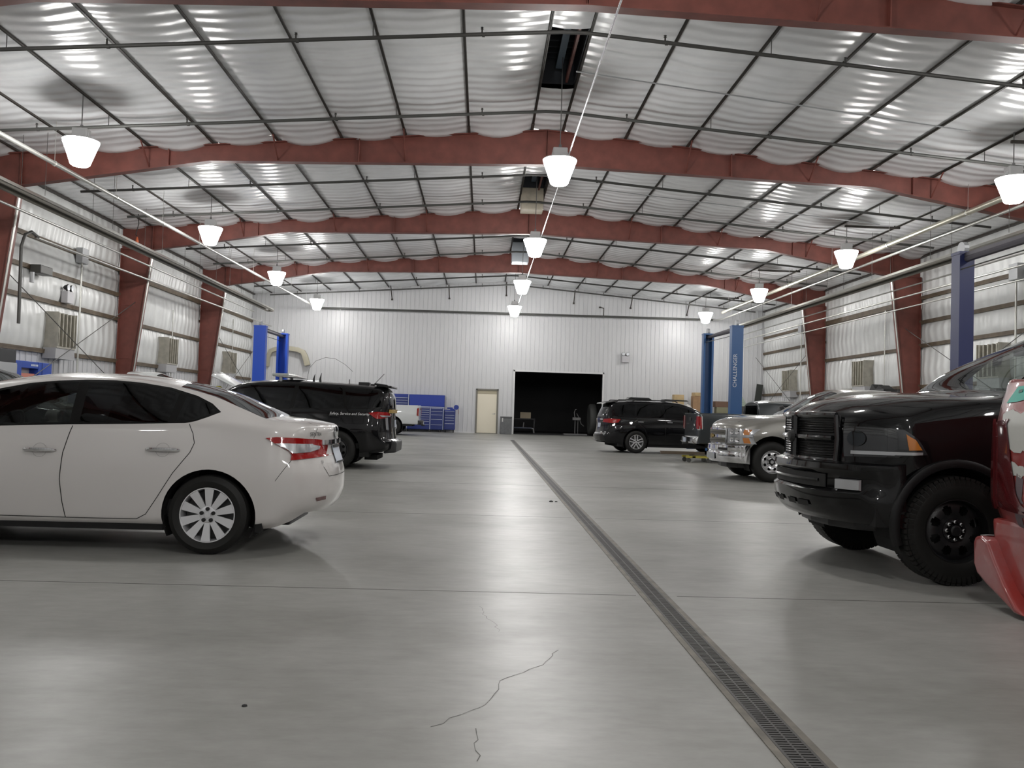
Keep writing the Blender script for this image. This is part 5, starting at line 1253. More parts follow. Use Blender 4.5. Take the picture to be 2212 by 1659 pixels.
on_rear(S, [(-0.30, 0.80), (-0.02, 0.80), (-0.02, 0.94), (-0.30, 0.94)], 'license_plate', mat('plate_pale', (0.48, 0.52, 0.60), 0.4), jy, 0.01, 0.004)
on_rear(S, [(-0.7, 0.585), (0.7, 0.585), (0.7, 0.62), (-0.7, 0.62)], 'bumper_strip', m_chrome, jy, 0.006, 0.01)
on_rear(S, [(-0.45, 1.04), (0.45, 1.04), (0.45, 1.08), (-0.45, 1.08)], 'handle_strip', m_chrome, jy, 0.006, 0.012)
# ------------------------------------------------------------------ pickups
def pickup(name, label, x, y, nose, pm, XF, NO, k=1.0, hz=0.0, TR=0.40, rim=0.235, style='disc', rimm=None, bed0=-1.18, bed1=0.78, rail=1.38, arch=0.48, front=None, glass=None, yaw=0.0, lugs=6, blocks=0, tail=None, nsp=8, hubm=None, cab_top=1.88, bedm=None, tx=0.25, railw=0.955, mu=-0.98, ru=-1.36, nw=(0.92, 0.84)):
    """XF: front axle, NO: nose overhang, k: width scale, hz: extra hood height"""
    t = place(name, label, 'pickup', x, y, nose, yaw); xn = XF+NO; glass = glass or g_mid; ct = cab_top
    def U(L_): return sorted((XF+u, v) for u, v in L_)
    cb = bed1+0.03
    def Wd(L_): return [(a, b_*k) for a, b_ in U(L_)]
    uc = cb-XF
    cv = dict(
        ws=Wd([(NO, 0.84), (0.5, 0.93), (-0.6, 0.93), (uc, 0.93)]), zs=U([(NO, 0.62), (0.5, 0.52), (-0.6, 0.45), (uc, 0.45)]),
        wm=Wd([(NO, nw[0]), (0.55, 0.985), (-0.6, 1.0), (uc, 0.99)]), zm=0.85+hz*0.6,
        wb=Wd([(NO, nw[1]), (0.5, 0.92), (-0.5, 0.945), (-1.2, 0.93), (uc, 0.93)]),
        zb=U([(NO, 1.02+hz), (0.4, 1.12+hz), (-0.4, 1.17+hz), (-1.2, 1.20+hz*0.8), (uc, 1.22+hz*0.8)]),
        wr=Wd([(NO, 0.70), (0.3, 0.74), (-0.42, 0.82), (-0.8, 0.76), (-1.3, 0.69), (-1.75, 0.675), (uc+0.2, 0.675), (uc, 0.68)]),
        zr=U([(NO, 1.07+hz), (NO-0.12, 1.12+hz), (0.3, 1.19+hz), (-0.42, 1.225+hz), (-0.8, 1.42+hz*0.8+(ct-1.88)*0.4), (-1.25, 1.70+(ct-1.88)*0.9), (-1.6, ct-0.075), (-2.2, ct-0.06), (uc, ct-0.10)]),
        zt=U([(NO, 1.10+hz), (NO-0.12, 1.16+hz), (0.3, 1.235+hz), (-0.42, 1.275+hz), (-0.8, 1.48+hz*0.8+(ct-1.88)*0.4), (-1.25, 1.765+(ct-1.88)*0.9), (-1.6, ct-0.01), (-2.2, ct), (uc, ct-0.04)]))
    ff = front or (lambda yy, z: -0.30*(abs(yy)/0.95)**2)
    S = Shell(cb, xn, curves(cv), (0.06, 0.22, 0.05, 0.08), front=dict(x0=XF-0.35, p=1.25, f=ff), endr=(0.03, 0.09), step=0.055)
    S.cut(arc(XF, TR+0.03, arch), 'xz', (0, 1, 2), name=None)
    gl = []
    zb1 = 1.21+hz*0.8
    crew = XF-1.3-cb > 1.6
    for s in (1, -1):
        front_w = [(XF-1.98, zb1+0.04), (XF-1.1, zb1+0.02), (XF-0.80, zb1+0.02), (XF-0.98, zb1+0.16), (XF-1.30, ct-0.24), (XF-1.62, ct-0.15), (XF-1.98, ct-0.135)]
        gl.append((S.cut(front_w, 'xz', (2, 3, 4), s), 'side_window', glass))
        if crew: gl.append((S.cut([(cb+0.26, zb1+0.04), (XF-2.08, zb1+0.04), (XF-2.08, ct-0.135), (cb+0.30, ct-0.155)], 'xz', (2, 3, 4), s), 'side_window', glass))
    gl.append((S.cut([(XF-1.40, -0.58*k), (XF-0.9, -0.66*k), (XF-0.50, -0.74*k), (XF-0.47, 0), (XF-0.50, 0.74*k), (XF-0.9, 0.66*k), (XF-1.40, 0.58*k), (XF-1.44, 0)], 'xy', (4,)), 'windshield', glass))
    gl.append((S.cut([(-0.60*k, zb1+0.08), (0.60*k, zb1+0.08), (0.55*k, ct-0.16), (-0.55*k, ct-0.16)], 'yz', (7,)), 'rear_window', glass if glass is g_clear else g_dark))
    S.body('cab', pm, t)
    for q, n_, m_ in gl: S.piece(q, n_, m_, t)
    # box
    B = None
    if bed1 > bed0+0.3:
        def bsec(xx):
            return [(0.90*k, 0.50), (0.93*k, 0.54), (0.985*k, 0.85), (railw*k, rail-0.03), ((railw-0.015)*k, rail), ((railw-0.08)*k, rail), ((railw-0.09)*k, 0.80), (0.0, 0.80)]
        rf = tail or (lambda yy, z: 0.05*(abs(yy)/0.95)**4)
        B = Shell(bed0, bed1, bsec, (0.03, 0.15, 0.02, 0.02, 0.02, 0.03), rear=dict(x0=bed0+tx, p=1.0, f=rf), endr=(0.035, 0.015), step=0.07, sub=(1, 3, 4, 1, 1, 2, 4), crown=False, capmax=True)
        B.cut(arc(0, TR+0.03, arch), 'xz', (0, 1, 2), name=None); B.body('cargo_bed', bedm or pm, t)
    hw = 0.93*k; xb = (bed0 if B else cb)+0.3
    underside(t, xb, XF+NO-0.30, hw-0.02, 0.42, 0.56, (0, XF), arch, TR+0.03)
    for a in (0, XF):
        axle(t, a, TR, 0.75*k)
        for s in (1, -1): wheel(t, a, s*(0.995*k-0.135), TR, rim, 0.27, style, rimm or m_alloy, s, nsp=nsp, lugs=lugs, blocks=blocks if a else 0, hubm=hubm)
    MB().rng(cb+0.1, XF-0.6, -0.85*k, 0.85*k, 0.55, 0.65).build('cabin_floor', m_int, t)
    zf = 0.72+hz*0.5
    for yy in (0.40, -0.40): seat(t, XF-1.95, yy*k, zf, m_int)
    MB().prism([(XF-1.28, 0.7), (XF-1.28, 1.12+hz), (XF-1.05, 1.20+hz), (XF-0.52, 1.22+hz), (XF-0.52, 0.7)], 'Y', -0.74*k, 0.74*k).build('dashboard', m_int, t)
    steering(t, XF-1.36, 0.40*k, 1.14+hz*0.8)
    MB().tube([(XF+ru, 0, ct-0.12), (XF+ru+0.03, 0, ct-0.20)], 0.01, 6).rng(XF+ru, XF+ru+0.04, -0.13, 0.13, ct-0.28, ct-0.20).build('rear_view_mirror', m_int, t)
    for s in (1, -1):
        q = [(XF-0.62, zb1-0.02), (XF-0.60, 0.95), (XF-0.66, 0.58), (XF-2.04, 0.56), (XF-2.04, zb1+0.02)]
        S.line(q, 'xz', s, 0.008, 'door_gap', m_gap, t)
        h0, n0 = S.at(XF-1.75, 1.05+hz*0.7, 'xz', s); h1, n1 = S.at(XF-1.93, 1.05+hz*0.7, 'xz', s)
        MB().tube([h0, h0+n0*0.04, h1+n1*0.04, h1], 0.014, 6).build('door_handle', m_blkpl, t)
        b = MB().lathe([(0.0, 0), (0.08, 0.01), (0.12, 0.07), (0.10, 0.15), (0.0, 0.17)], 16, 'X'); b.v = [(x_, y_*1.1, z_*1.15) for x_, y_, z_ in b.v]
        mr = b.build('door_mirror', m_blkpl, t, smooth=True, loc=(XF+mu, s*1.13*k, zb1+0.14)); MB().tube([(0.05, -s*0.05, -0.06), (0.10, -s*0.19, -0.12)], 0.03, 8).build('mirror_arm', m_blkpl, mr)
    return t, S, B
def on_front(S, poly, name, m, parent, off=0.004, thick=0.0, **k_): return S.panel(poly, 'yz', 1, name, m, parent, off, thick, **k_)
def rect(y0, y1, z0, z1, r=0.0):
    if not r: return [(y0, z0), (y1, z0), (y1, z1), (y0, z1)]
    P = []
    for cx, cz, a in ((y1-r, z0+r, -90), (y1-r, z1-r, 0), (y0+r, z1-r, 90), (y0+r, z0+r, 180)):
        for j in range(5): P.append((cx+r*cos(radians(a+22.5*j)), cz+r*sin(radians(a+22.5*j))))
    return P
def bumper(parent, name, m, prof, fx, yw, n=22, bevel=0.0, ends=0.10):
    """a bar following the nose: prof is (forward offset, z) outline, fx(y) the nose line"""
    V = []; F = []; np_ = len(prof)
    for i in range(n+1):
        yy = -yw+2*yw*i/n; e = max(0, (abs(yy)-(yw-ends))/ends) if ends else 0
        for (dx, z) in prof: V.append((fx(yy)+dx*(1-0.5*e*e), yy, z))
    for i in range(n):
        for j in range(np_): F.append((i*np_+j, i*np_+(j+1) % np_, (i+1)*np_+(j+1) % np_, (i+1)*np_+j))
    F += [tuple(range(np_)), tuple(n*np_+j for j in reversed(range(np_)))]
    return MB().add(V, F).build(name, m, parent, smooth=42, bevel=bevel)

# ---- big black pickup, near right, nose to the left
pkk = paint('deep_black_paint', (0.0035, 0.0035, 0.004), (0.012, 0.012, 0.012), 0.25)
RXF, RNO = 3.79, 0.90
rfront = lambda yy, z: -0.15*yy*yy-0.40*abs(yy)**3+interp([(0.6, -0.04), (0.9, -0.03), (1.1, -0.03), (1.26, -0.06), (1.4, -0.15)], z)
ram, R_, RB = pickup('pickup_truck', 'big black pickup with cross-bar grille and off-road tyres, near right', 3.63+RXF, 7.45, -1, pkk, RXF, RNO, hz=0.235, TR=0.415, rim=0.245, style='offroad', rimm=mat('black_wheel', (0.012, 0.012, 0.013), 0.35), arch=0.46, front=rfront, glass=g_clear, lugs=8, blocks=60, nsp=8, hubm=m_chrome, cab_top=2.13, rail=1.5, mu=-1.25, ru=-1.15, nw=(0.975, 0.93))
xnr = RXF+RNO
nose = lambda yy: xnr-0.03-0.15*yy*yy-0.40*abs(yy)**3
nb = lambda yy: xnr-0.12*yy*yy-0.36*abs(yy)**3
m_grl = mat('grille_black', (0.008, 0.008, 0.009), 0.22, spec=0.5)
gr = on_front(R_, rect(-0.56, 0.56, 0.90, 1.275, 0.05), 'grille', m_gap, ram, off=0.004)
b = MB()
for z in [0.945+0.021*q for q in range(15)]:
    if abs(z-1.085) < 0.03: continue
    P = [(nose(yy)+0.012, yy, z) for yy in [-0.53+0.053*q for q in range(21)]]; b.tube(P, 0.0055, 5)
b.build('grille_mesh', m_grl, gr)
fr = MB()
for z, r_ in ((0.905, 0.022), (1.27, 0.025)): fr.tube([(nose(yy)+0.02, yy, z) for yy in [-0.56+0.056*q for q in range(21)]], r_, 8)
fr.tube([(nose(yy)+0.03, yy, 1.085) for yy in [-0.54+0.054*q for q in range(21)]], 0.022, 8)
fr.tube([(nose(0)+0.035, 0, 0.92), (nose(0)+0.03, 0, 1.26)], 0.036, 8)
for s in (1, -1): fr.tube([(nose(0.56)+0.02, s*0.56, 0.90), (nose(0.575)+0.02, s*0.575, 1.08), (nose(0.55)+0.01, s*0.55, 1.27)], 0.024, 8)
fr.build('grille_frame', mat('grille_gloss', (0.010, 0.010, 0.011), 0.12, spec=0.6, coat=0.6), gr, smooth=True)
MB().lathe([(0, 0.03), (0.035, 0.028), (0.055, 0.012), (0.06, 0)], 14, 'X').build('round_emblem', m_gap, gr, loc=(nose(0)+0.055, 0, 1.085))
for s in (1, -1):
    P = [(s*0.62, 0.945), (s*0.92, 0.958), (s*0.945, 0.98), (s*0.925, 1.10), (s*0.88, 1.18), (s*0.61, 1.185)]
    hl = on_front(R_, P, 'headlamp', m_lampdk, ram, off=0.006, thick=0.012)
    on_front(R_, [(s*0.67, 0.968), (s*0.90, 0.972), (s*0.915, 1.0), (s*0.67, 0.995)], 'light_strip', m_clear, hl, off=0.026, thick=0.004)
    R_.panel([(RXF+0.50, 0.962), (RXF+0.24, 0.985), (RXF+0.31, 1.10), (RXF+0.40, 1.17), (RXF+0.50, 1.18)], 'xz', s, 'lamp_return', m_lampdk, hl, off=0.006, thick=0.012)
    R_.panel([(RXF+0.37, 1.015), (RXF+0.285, 1.02), (RXF+0.335, 1.095), (RXF+0.385, 1.135)], 'xz', s, 'amber_marker', m_amber, hl, off=0.026, thick=0.004, cell=0.02)
    R_.panel([(RXF+0.48, 0.974), (RXF+0.28, 0.985), (RXF+0.28, 1.003), (RXF+0.48, 1.0)], 'xz', s, 'light_strip', m_clear, hl, off=0.026, thick=0.004, cell=0.02)
    on_front(R_, [(s*0.70+0.06*cos(radians(q)), 1.09+0.06*sin(radians(q))) for q in range(0, 360, 20)], 'projector', mat('projector_glass', (0.05, 0.055, 0.06), 0.05, 0.8), hl, off=0.024, thick=0.004)
bprof = [(-0.12, 0.90), (0.02, 0.90), (0.075, 0.885), (0.085, 0.84), (0.045, 0.80), (0.045, 0.69), (0.085, 0.66), (0.075, 0.58), (0.03, 0.48), (-0.03, 0.425), (-0.14, 0.42)]
bumper(ram, 'front_bumper', pkk, bprof, nb, 0.97)
bmp = ram
MB().add(*(lambda ys: ([(nb(yy)+0.050+dx, yy, z) for yy in ys for (dx, z) in ((0, 0.69), (0.006, 0.69), (0.006, 0.795), (0, 0.795))], [(i*4+j, i*4+(j+1) % 4, (i+1)*4+(j+1) % 4, (i+1)*4+j) for i in range(len(ys)-1) for j in range(4)]))([-0.56+0.056*q for q in range(21)])).build('bumper_slot', m_gap, ram)
MB().tube([(nb(yy)+0.062, yy, 0.745) for yy in [-0.50+0.05*q for q in range(21)]], 0.012, 6).build('slot_bar', m_grl, ram)
for s in (1, -1):
    for y0, y1 in ((0.06, 0.20), (0.24, 0.40)):
        MB().add([(nb(y0)+0.062, s*y0, 0.52), (nb(y1)+0.062, s*y1, 0.52), (nb(y1)+0.078, s*y1, 0.565), (nb(y0)+0.078, s*y0, 0.565)], [(0, 1, 2, 3)]).build('lower_slot', m_gap, ram)
    ys = [0.66, 0.70, 0.74, 0.78, 0.82]
    fg = MB().add([(nb(yy)+dx, s*yy, z) for yy in ys for (dx, z) in ((0.055, 0.685), (0.075, 0.69), (0.075, 0.765), (0.055, 0.77))], [(i*4+j, i*4+(j+1) % 4, (i+1)*4+(j+1) % 4, (i+1)*4+j) for i in range(4) for j in range(4)]+[(0, 1, 2, 3), (16, 17, 18, 19)])
    fg.build('fog_lamp', m_clear, ram, smooth=40)
    # fender flare
    q = MB(); n = 30; V = []; F = []
    for i in range(n+1):
        a = radians(-18+216*i/n)
        for (rr, dy) in ((0.448, 0.0), (0.452, 0.03), (0.475, 0.038), (0.512, 0.024), (0.52, 0.0)): V.append((RXF+rr*cos(a), s*(0.965+dy), 0.445+rr*sin(a)))
    for i in range(n):
        for j in range(4): F.append((i*5+j, i*5+j+1, (i+1)*5+j+1, (i+1)*5+j))
    q.add(V, F).build('fender_flare', mat('flare_black', (0.007, 0.007, 0.0075), 0.4, spec=0.3), ram, smooth=50)
MB().prism([(xnr-0.45, -0.62), (xnr-0.30, -0.55), (xnr-0.18, -0.3), (xnr-0.15, 0), (xnr-0.18, 0.3), (xnr-0.30, 0.55), (xnr-0.45, 0.62)], 'Z', 0.35, 0.43).build('air_dam', m_blkpl, ram, bevel=0.02)
R_.line([(RXF-0.42, -0.79), (RXF-0.1, -0.70), (xnr-0.36, -0.62), (xnr-0.24, -0.50)], 'xy', 1, 0.010, 'hood_gap', m_gap, ram); R_.line([(RXF-0.42, 0.79), (RXF-0.1, 0.70), (xnr-0.36, 0.62), (xnr-0.24, 0.50)], 'xy', 1, 0.010, 'hood_gap', m_gap, ram)

# ---- silver pickup, nose to the left
psv = paint('silver_pewter_paint', (0.235, 0.225, 0.205), (0.03, 0.03, 0.03), 0.30, 0.35)
SXF, SNO = 3.64, 0.90
sfront = lambda yy, z: -0.42*yy*yy+interp([(0.6, 0.0), (1.0, 0.0), (1.10, -0.03), (1.2, -0.10)], z)
sil, S_, SB = pickup('pickup_truck', 'silver pickup with chrome bumper and amber-edged headlamps, behind the big black pickup', 5.62+SXF, 17.5, -1, psv, SXF, SNO, hz=0.045, TR=0.395, rim=0.225, style='disc', rimm=mat('polished_steel', (0.62, 0.62, 0.63), 0.2, 0.9), arch=0.47, front=sfront, glass=g_clear, lugs=6, nsp=8)
xns = SXF+SNO; ns = lambda yy: xns-0.42*yy*yy
g_ = on_front(S_, rect(-0.56, 0.56, 0.70, 1.02, 0.03), 'grille', m_chrome, sil, off=0.006, thick=0.012)
for z0, z1 in ((0.885, 0.985), (0.73, 0.83)): 
    o_ = on_front(S_, rect(-0.52, 0.52, z0, z1, 0.02), 'grille_opening', mat('honeycomb', (0.16, 0.15, 0.13), 0.35, 0.6), g_, off=0.022)
    MB().tube([(ns(yy)+0.026, yy, (z0+z1)/2) for yy in [-0.5+0.05*q for q in range(21)]], 0.006, 5).build('grille_bar', m_gap, o_)
on_front(S_, [(-0.13, 0.835), (-0.05, 0.835), (-0.045, 0.815), (0.045, 0.815), (0.05, 0.835), (0.13, 0.835), (0.13, 0.88), (0.05, 0.88), (0.045, 0.90), (-0.045, 0.90), (-0.05, 0.88), (-0.13, 0.88)], 'bar_emblem', mat('gold_emblem', (0.55, 0.38, 0.10), 0.25, 0.9), g_, off=0.03, thick=0.006)
for s in (1, -1):
    hl = on_front(S_, [(s*0.585, 0.72), (s*0.955, 0.73), (s*0.955, 1.015), (s*0.585, 1.02)], 'headlamp', m_clear, sil, off=0.008, thick=0.012)
    for z0, z1 in ((0.745, 0.845), (0.90, 1.0)): on_front(S_, [(s*0.885, z0), (s*0.93, z0), (s*0.93, z1), (s*0.885, z1)], 'amber_marker', m_amber, hl, off=0.028, thick=0.003)
    for q_ in (0.68, 0.79):
        for z_ in (0.80, 0.95): on_front(S_, [(s*q_+0.045*cos(radians(w_)), z_+0.045*sin(radians(w_))) for w_ in range(0, 360, 20)], 'reflector_bowl', m_chrome, hl, off=0.024, bulge=-0.012, cell=0.012)
    on_front(S_, [(s*0.59, 0.865), (s*0.95, 0.87), (s*0.95, 0.885), (s*0.59, 0.88)], 'lamp_divider', m_zinc, hl, off=0.028)
sp = [(-0.12, 0.70), (0.03, 0.70), (0.07, 0.68), (0.08, 0.60), (0.055, 0.57), (0.075, 0.54), (0.07, 0.42), (0.03, 0.35), (-0.12, 0.34)]
bumper(sil, 'front_bumper', m_chrome, sp, ns, 0.975)
for s in (1, -1): MB().add([(ns(a)+dx, s*a, z) for a in (0.42, 0.50, 0.58, 0.66) for (dx, z) in ((0.05, 0.585), (0.085, 0.59), (0.085, 0.635), (0.05, 0.64))], [(i*4+j, i*4+(j+1) % 4, (i+1)*4+(j+1) % 4, (i+1)*4+j) for i in range(3) for j in range(4)]+[(0, 1, 2, 3), (12, 13, 14, 15)]).build('tow_slot', m_gap, sil)
b = MB().add([(ns(a)+dx, a, z) for a in (-0.3, -0.1, 0.1, 0.3) for (dx, z) in ((0.06, 0.40), (0.085, 0.40), (0.085, 0.52), (0.06, 0.52))], [(i*4+j, i*4+(j+1) % 4, (i+1)*4+(j+1) % 4, (i+1)*4+j) for i in range(3) for j in range(4)]); b.build('plate_holder', m_zinc, sil)
MB().prism([(xns-0.55, -0.68), (xns-0.34, -0.58), (xns-0.2, -0.3), (xns-0.17, 0), (xns-0.2, 0.3), (xns-0.34, 0.58), (xns-0.55, 0.68)], 'Z', 0.24, 0.36).build('air_dam', m_blkpl, sil, bevel=0.02)
S_.line([(SXF-0.42, -0.80), (SXF+0.2, -0.74), (xns-0.30, -0.66)], 'xy', 1, 0.010, 'hood_gap', m_gap, sil); S_.line([(SXF-0.42, 0.80), (SXF+0.2, 0.74), (xns-0.30, 0.66)], 'xy', 1, 0.010, 'hood_gap', m_gap, sil)

# ---- tails
def tail_kit(t, B, bed0, k, lens, frame, z0, z1, rail, bump, fy=0.955, wide=0.12, plate=True, gate=True):
    for s in (1, -1):
        lp = None
        if frame: lp = on_rear(B, [(s*(fy-wide-0.02)*k, z0-0.03), (s*(fy+0.02)*k, z0-0.03), (s*(fy+0.02)*k, z1+0.03), (s*(fy-wide-0.02)*k, z1+0.03)], 'lamp_bezel', frame, t, off=0.006, thick=0.01)
        l1 = on_rear(B, [(s*(fy-wide)*k, z0), (s*fy*k, z0), (s*fy*k, z1), (s*(fy-wide)*k, z1)], 'tail_lamp', lens, lp or t, off=0.02 if lp else 0.006, thick=0.012)
        B.panel([(bed0+0.01, z0), (bed0+0.10, z0+0.02), (bed0+0.085, z1-0.02), (bed0+0.01, z1)], 'xz', s, 'side_lens', lens, lp or t, off=0.006, thick=0.008)
        if frame: B.panel([(bed0+0.10, z0-0.02), (bed0+0.125, z0), (bed0+0.11, z1), (bed0+0.085, z1+0.02)], 'xz', s, 'side_bezel', frame, lp, off=0.006, thick=0.006)
    if gate:
        for s in (1, -1): B.line([(s*(fy-wide-0.04)*k, 0.62), (s*(fy-wide-0.04)*k, rail-0.01)], 'yz', -1, 0.01, 'tailgate_gap', m_gap, t)
        on_rear(B, rect(-0.13, 0.13, rail-0.22, rail-0.12, 0.02), 'gate_handle', m_blkpl, t, 0.006, 0.012)
    if bump:
        m_, zb_ = bump
        bumper(t, 'rear_bumper', m_, [(0.05, zb_), (0.05, zb_+0.20), (-0.12, zb_+0.20), (-0.15, zb_+0.17), (-0.15, zb_+0.05), (-0.10, zb_)], lambda yy: bed0+0.06*(abs(yy)/0.9)**3, 0.90*k, ends=0.05)
        on_rear(B, rect(-0.01, 0.01, 0.6, 0.61), 'latch', m_gap, t, 0.004)
        MB().rng(bed0-0.165, bed0-0.155, -0.16*k, 0.16*k, zb_+0.03, zb_+0.15).build('license_plate', mat('plate_pale', (0.48, 0.52, 0.60), 0.4), t)
        MB().tube([(bed0-0.05, 0, zb_-0.02), (bed0-0.22, 0, zb_-0.02)], 0.035, 6).build('tow_hitch', m_pipe, t)

pgr = paint('slate_grey_paint', (0.028, 0.034, 0.038), (0.02, 0.02, 0.02), 0.35, 0.3)
gry, G_, GB_ = pickup('pickup_truck', 'slate grey compact pickup seen from the tail, right of the black crossover', 6.93, 23.95, 1, pgr, 3.2, 0.85, k=0.90, TR=0.36, rim=0.21, arch=0.42, bed0=-1.12, bed1=0.55, rail=1.33, cab_top=1.74, glass=g_mid)
tail_kit(gry, GB_, -1.12, 0.90, m_redlens, mat('pale_bezel', (0.62, 0.60, 0.58), 0.3, 0.4), 0.90, 1.24, 1.33, (m_chrome, 0.50), wide=0.08)
pwt = paint('plain_white_paint', (0.66, 0.68, 0.68), (0.03, 0.03, 0.03), 0.32)
wht, W_, WB_ = pickup('pickup_truck', 'white pickup seen from the tail, parked before the blue tool chest', -4.02, 39.95, -1, pwt, 3.64, 0.9, TR=0.39, rim=0.22, arch=0.46, rail=1.36)
tail_kit(wht, WB_, -1.18, 1.0, m_redlens, None, 0.88, 1.24, 1.36, (m_blkpl, 0.48), wide=0.13)
MB().rng(-1.30, -1.20, -0.35, 0.35, 0.50, 0.62).build('chrome_step', m_chrome, wht, bevel=0.02)
# white pickup by the left wall, only its cab shows above the sedan
wcb, _, _ = pickup('pickup_truck', 'white pickup by the left wall, only its cab visible above the white sedan', -11.0, 25.8, 1, pwt, 3.0, 0.9, TR=0.40, rim=0.22, arch=0.46, bed0=-0.75, bed1=0.75, cab_top=2.06, hz=0.12, glass=g_dark)
# white vehicle with its hood up
hup, H_, _ = pickup('pickup_truck', 'white pickup with its hood raised, between the white sedan and black patrol SUV', -3.29, 21.6, -1, pwt, 2.9, 0.9, TR=0.39, rim=0.22, arch=0.46, cab_top=1.62, rail=1.2, bed0=-0.9, bed1=-0.75)
V = []; F = []
for i in range(9):
    u = i/8
    for j in range(9):
        v = -1+2*j/8; V.append((-0.25+0.85*u, v*(0.78-0.10*u*u), 0.16+0.50*u-0.10*v*v*(0.4+0.6*u)-0.04*u*u))
for i in range(8):
    for j in range(8): F.append((i*9+j, (i+1)*9+j, (i+1)*9+j+1, i*9+j+1))
ho = MB().add(V, F).build('raised_hood', pwt, hup, smooth=True, loc=(2.61, 0, 1.36)); md = ho.modifiers.new('s', 'SOLIDIFY'); md.thickness = 0.035
MB().rng(2.75, 3.35, -0.5, 0.5, 1.0, 1.42).build('engine', m_under, hup, bevel=0.05); MB().lathe([(0, 0), (0.09, 0), (0.09, 0.16), (0.05, 0.2), (0, 0.2)], 12).build('fluid_bottle', mat('yellow_bottle', (0.45, 0.42, 0.03), 0.4), hup, loc=(3.15, 0.3, 1.42))

# ---- red pickup at the right edge: its tail faces left
prd = paint('faded_red_paint', (0.30, 0.035, 0.03), (0.03, 0.02, 0.02), 0.30)
nt = prd.node_tree; L = nt.links.new; pb = nt.nodes['Principled BSDF']
tc = nt.nodes.new('ShaderNodeTexCoord'); n1 = nt.nodes.new('ShaderNodeTexNoise'); n1.inputs['Scale'].default_value = 2.2; n1.inputs['Detail'].default_value = 7; n1.inputs['Roughness'].default_value = 0.65
L(tc.outputs['Object'], n1.inputs[0]); rp1 = nt.nodes.new('ShaderNodeValToRGB'); e = rp1.color_ramp.elements
e[0].position = 0.40; e[0].color = (0.30, 0.035, 0.03, 1); e[1].position = 0.62; e[1].color = (0.30, 0.10, 0.10, 1)
n2 = nt.nodes.new('ShaderNodeTexNoise'); n2.inputs['Scale'].default_value = 3.1; n2.inputs['Detail'].default_value = 8
mp = nt.nodes.new('ShaderNodeMapping'); mp.inputs['Scale'].default_value = (1, 2.2, 0.7); mp.inputs['Location'].default_value = (3.3, 1.1, 0.4)
L(tc.outputs['Object'], mp.inputs[0]); L(mp.outputs[0], n2.inputs[0])
rp2 = nt.nodes.new('ShaderNodeValToRGB'); e = rp2.color_ramp.elements; e[0].position = 0.68; e[0].color = (0, 0, 0, 1); e[1].position = 0.72; e[1].color = (1, 1, 1, 1)
mx = nt.nodes.new('ShaderNodeMix'); mx.data_type = 'RGBA'; mx.inputs[7].default_value = (0.17, 0.13, 0.14, 1)
L(n1.outputs[0], rp1.inputs[0]); L(n2.outputs[0], rp2.inputs[0]); L(rp2.outputs[0], mx.inputs[0]); L(rp1.outputs[0], mx.inputs[6]); L(mx.outputs[2], pb.inputs['Base Color'])
def rtail(yy, z): return interp([(0.5, 0.10), (0.62, 0.03), (0.75, 0.0), (1.25, 0.0), (1.32, 0.015), (1.42, 0.04), (1.50, 0.06), (1.56, 0.08)], z)+0.17*(abs(yy)/0.95)**3
red, D_, RDB = pickup('pickup_truck', 'faded red pickup with peeling paint and a teal sticker, cut off by the right edge', 4.63, 5.02, 1, prd, 3.5, 0.9, k=0.93, hz=0.1, TR=0.38, rim=0.21, arch=0.45, bed0=-1.20, bed1=0.7, rail=1.545, tail=rtail, cab_top=1.95, tx=0.7, railw=0.86)
MB().prism([(-0.80, 0.12), (0.74, 0.12), (0.80, 0.60), (-0.80, 0.60)], 'X', -1.13, -0.98).build('rear_valance', prd, red, bevel=0.03)
MB().prism([(0.88, 0.27), (0.885, 0.42), (0.865, 0.46), (0.79, 0.475), (0.72, 0.445), (0.63, 0.32), (0.52, 0.19), (0.40, 0.08), (0.30, 0.03), (0.42, 0.03), (0.56, 0.09), (0.72, 0.15), (0.84, 0.21)], 'X', -1.21, -0.95).build('hanging_bumper', prd, red, smooth=50, bevel=0.028, seg=4)
MB().prism([(0.78, 0.477), (0.855, 0.465), (0.86, 0.469), (0.78, 0.482)], 'X', -1.17, -1.0).build('bumper_glint', mat('pale_glint', (0.50, 0.52, 0.52), 0.35), red)  # thin pale sheet: white reflection on the bumper top put into colour
for s in (1, -1):
    on_rear(RDB, [(s*0.79, 0.66), (s*0.872, 0.66), (s*0.88, 0.95), (s*0.855, 1.24), (s*0.82, 1.27), (s*0.785, 1.15)], 'tail_lamp', m_darkred, red, off=0.008, thick=0.02, cell=0.012)
    RDB.panel([(-1.19, 0.66), (-1.0, 0.70), (-0.98, 1.20), (-1.16, 1.27)], 'xz', s, 'side_lens', m_darkred, red, off=0.008, thick=0.012, cell=0.012)
    RDB.line([(s*0.765, 0.60), (s*0.765, 1.50)], 'yz', -1, 0.008, 'tailgate_gap', m_gap, red)
stk = on_rear(RDB, [(0.54, 1.485), (0.665, 1.375), (0.50, 1.383), (0.37, 1.40), (0.33, 1.44), (0.36, 1.49)], 'teal_sticker', mat('teal_sticker', (0.03, 0.42, 0.33), 0.5), red, off=0.005)
on_rear(RDB, [(0.46, 1.445), (0.51, 1.44), (0.51, 1.46), (0.46, 1.465)], 'sticker_mark', mat('dark_teal', (0.02, 0.13, 0.11), 0.5), stk, off=0.008)
rg = random.Random(4)
def ragged(pts, amp=0.012):
    out = []
    for (a, b_) in zip(pts, pts[1:]+pts[:1]):
        n = max(1, int(hypot(b_[0]-a[0], b_[1]-a[1])/0.03))
        for k in range(n): out.append((a[0]+(b_[0]-a[0])*k/n+rg.uniform(-amp, amp), a[1]+(b_[1]-a[1])*k/n+rg.uniform(-amp, amp)))
    return out
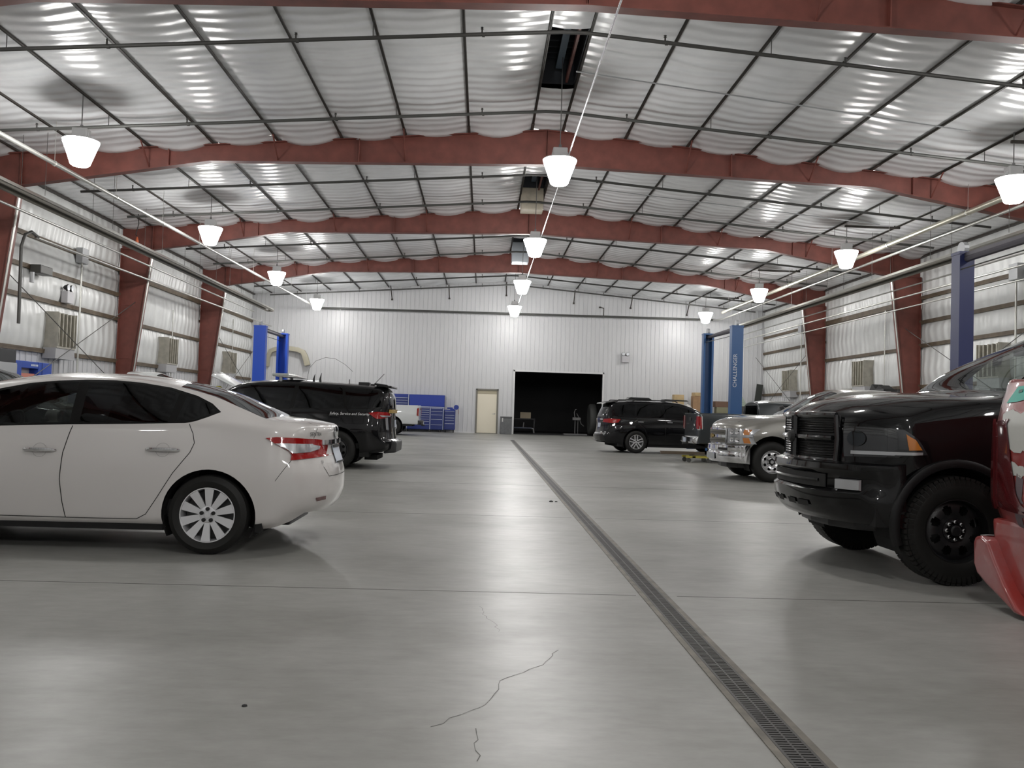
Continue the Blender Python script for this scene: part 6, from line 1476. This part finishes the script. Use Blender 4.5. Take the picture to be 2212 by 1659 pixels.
m_prm = mat('bare_primer', (0.52, 0.52, 0.49), 0.45)
for P_ in ([(.63, 1.335), (.50, 1.33), (.36, 1.30), (.30, 1.2), (.33, 1.07), (.45, 1.045), (.597, 1.10), (.677, 1.207), (.694, 1.30)], [(.68, .934), (.60, .96), (.495, .985), (.36, .96), (.30, .90), (.39, .905), (.52, .915), (.593, .918)], [(.742, 1.075), (.70, 1.07), (.64, 1.0), (.56, .97), (.54, .985), (.60, 1.04), (.66, 1.09)]):
    on_rear(RDB, ragged(P_), 'primer_patch', m_prm, red, off=0.003, cell=0.02)

on_rear(RDB, ragged([(.42, .92), (.47, .70), (.50, .56), (.43, .55), (.38, .66), (.34, .9)], 0.02), 'scuff_patch', mat('dark_scuff', (0.13, 0.10, 0.11), 0.6), red, off=0.003, cell=0.02)
# ---- small yellow-footed dolly under the grey pickup's tail
r = thing('floor_dolly', 'low dark dolly with yellow feet on the floor under the grey pickup tail', 'dolly', (5.55, 23.3, 0))
MB().rng(-0.7, 0.5, -0.06, 0.06, 0.20, 0.28).build('rail', mat('rusty_rail', (0.10, 0.075, 0.05), 0.6), r, bevel=0.008)
MB().rng(-0.05, 0.62, -0.30, -0.20, 0.12, 0.17).rng(0.1, 0.2, -0.3, 0.3, 0.12, 0.17).rng(-0.05, 0.62, 0.2, 0.3, 0.12, 0.17).build('base', mat('yellow_frame', (0.42, 0.36, 0.06), 0.5), r, bevel=0.008)
MB().rng(0.1, 0.2, -0.05, 0.05, 0.16, 0.21).build('bracket', m_pipe, r)
for xx in (0.02, 0.55):
    for yy in (-0.25, 0.25): MB().lathe([(0, -0.025), (0.06, -0.025), (0.06, 0.025), (0, 0.025)], 12, 'Y').build('caster', m_pipe, r, loc=(xx, yy, 0.06), smooth=True)
# black case and grey cabinet at the very left, beside the blue workstation
r = thing('grey_cabinet', 'grey steel cabinet at the left edge, beside the blue workstation', 'cabinet', (XL+0.1, 21.87, 0))
MB().rng(0, 0.55, -0.45, 0.45, 0, 2.06).build('body', m_zinc, r, bevel=0.01); MB().rng(0.55, 0.565, -0.43, 0.43, 0.05, 2.02).build('door', m_zinc, r)
o = MB().rng(0, 0.5, -0.43, 0.45, 0, 0.33).tube([(0.3, 0.45, 0.22), (0.3, 0.62, 0.12)], 0.025, 6).build('black_case', m_blkpl, loc=(XL+0.12, 21.87, 2.062), bevel=0.01); tag(o, 'black case on top of the grey cabinet at the left edge', 'case')
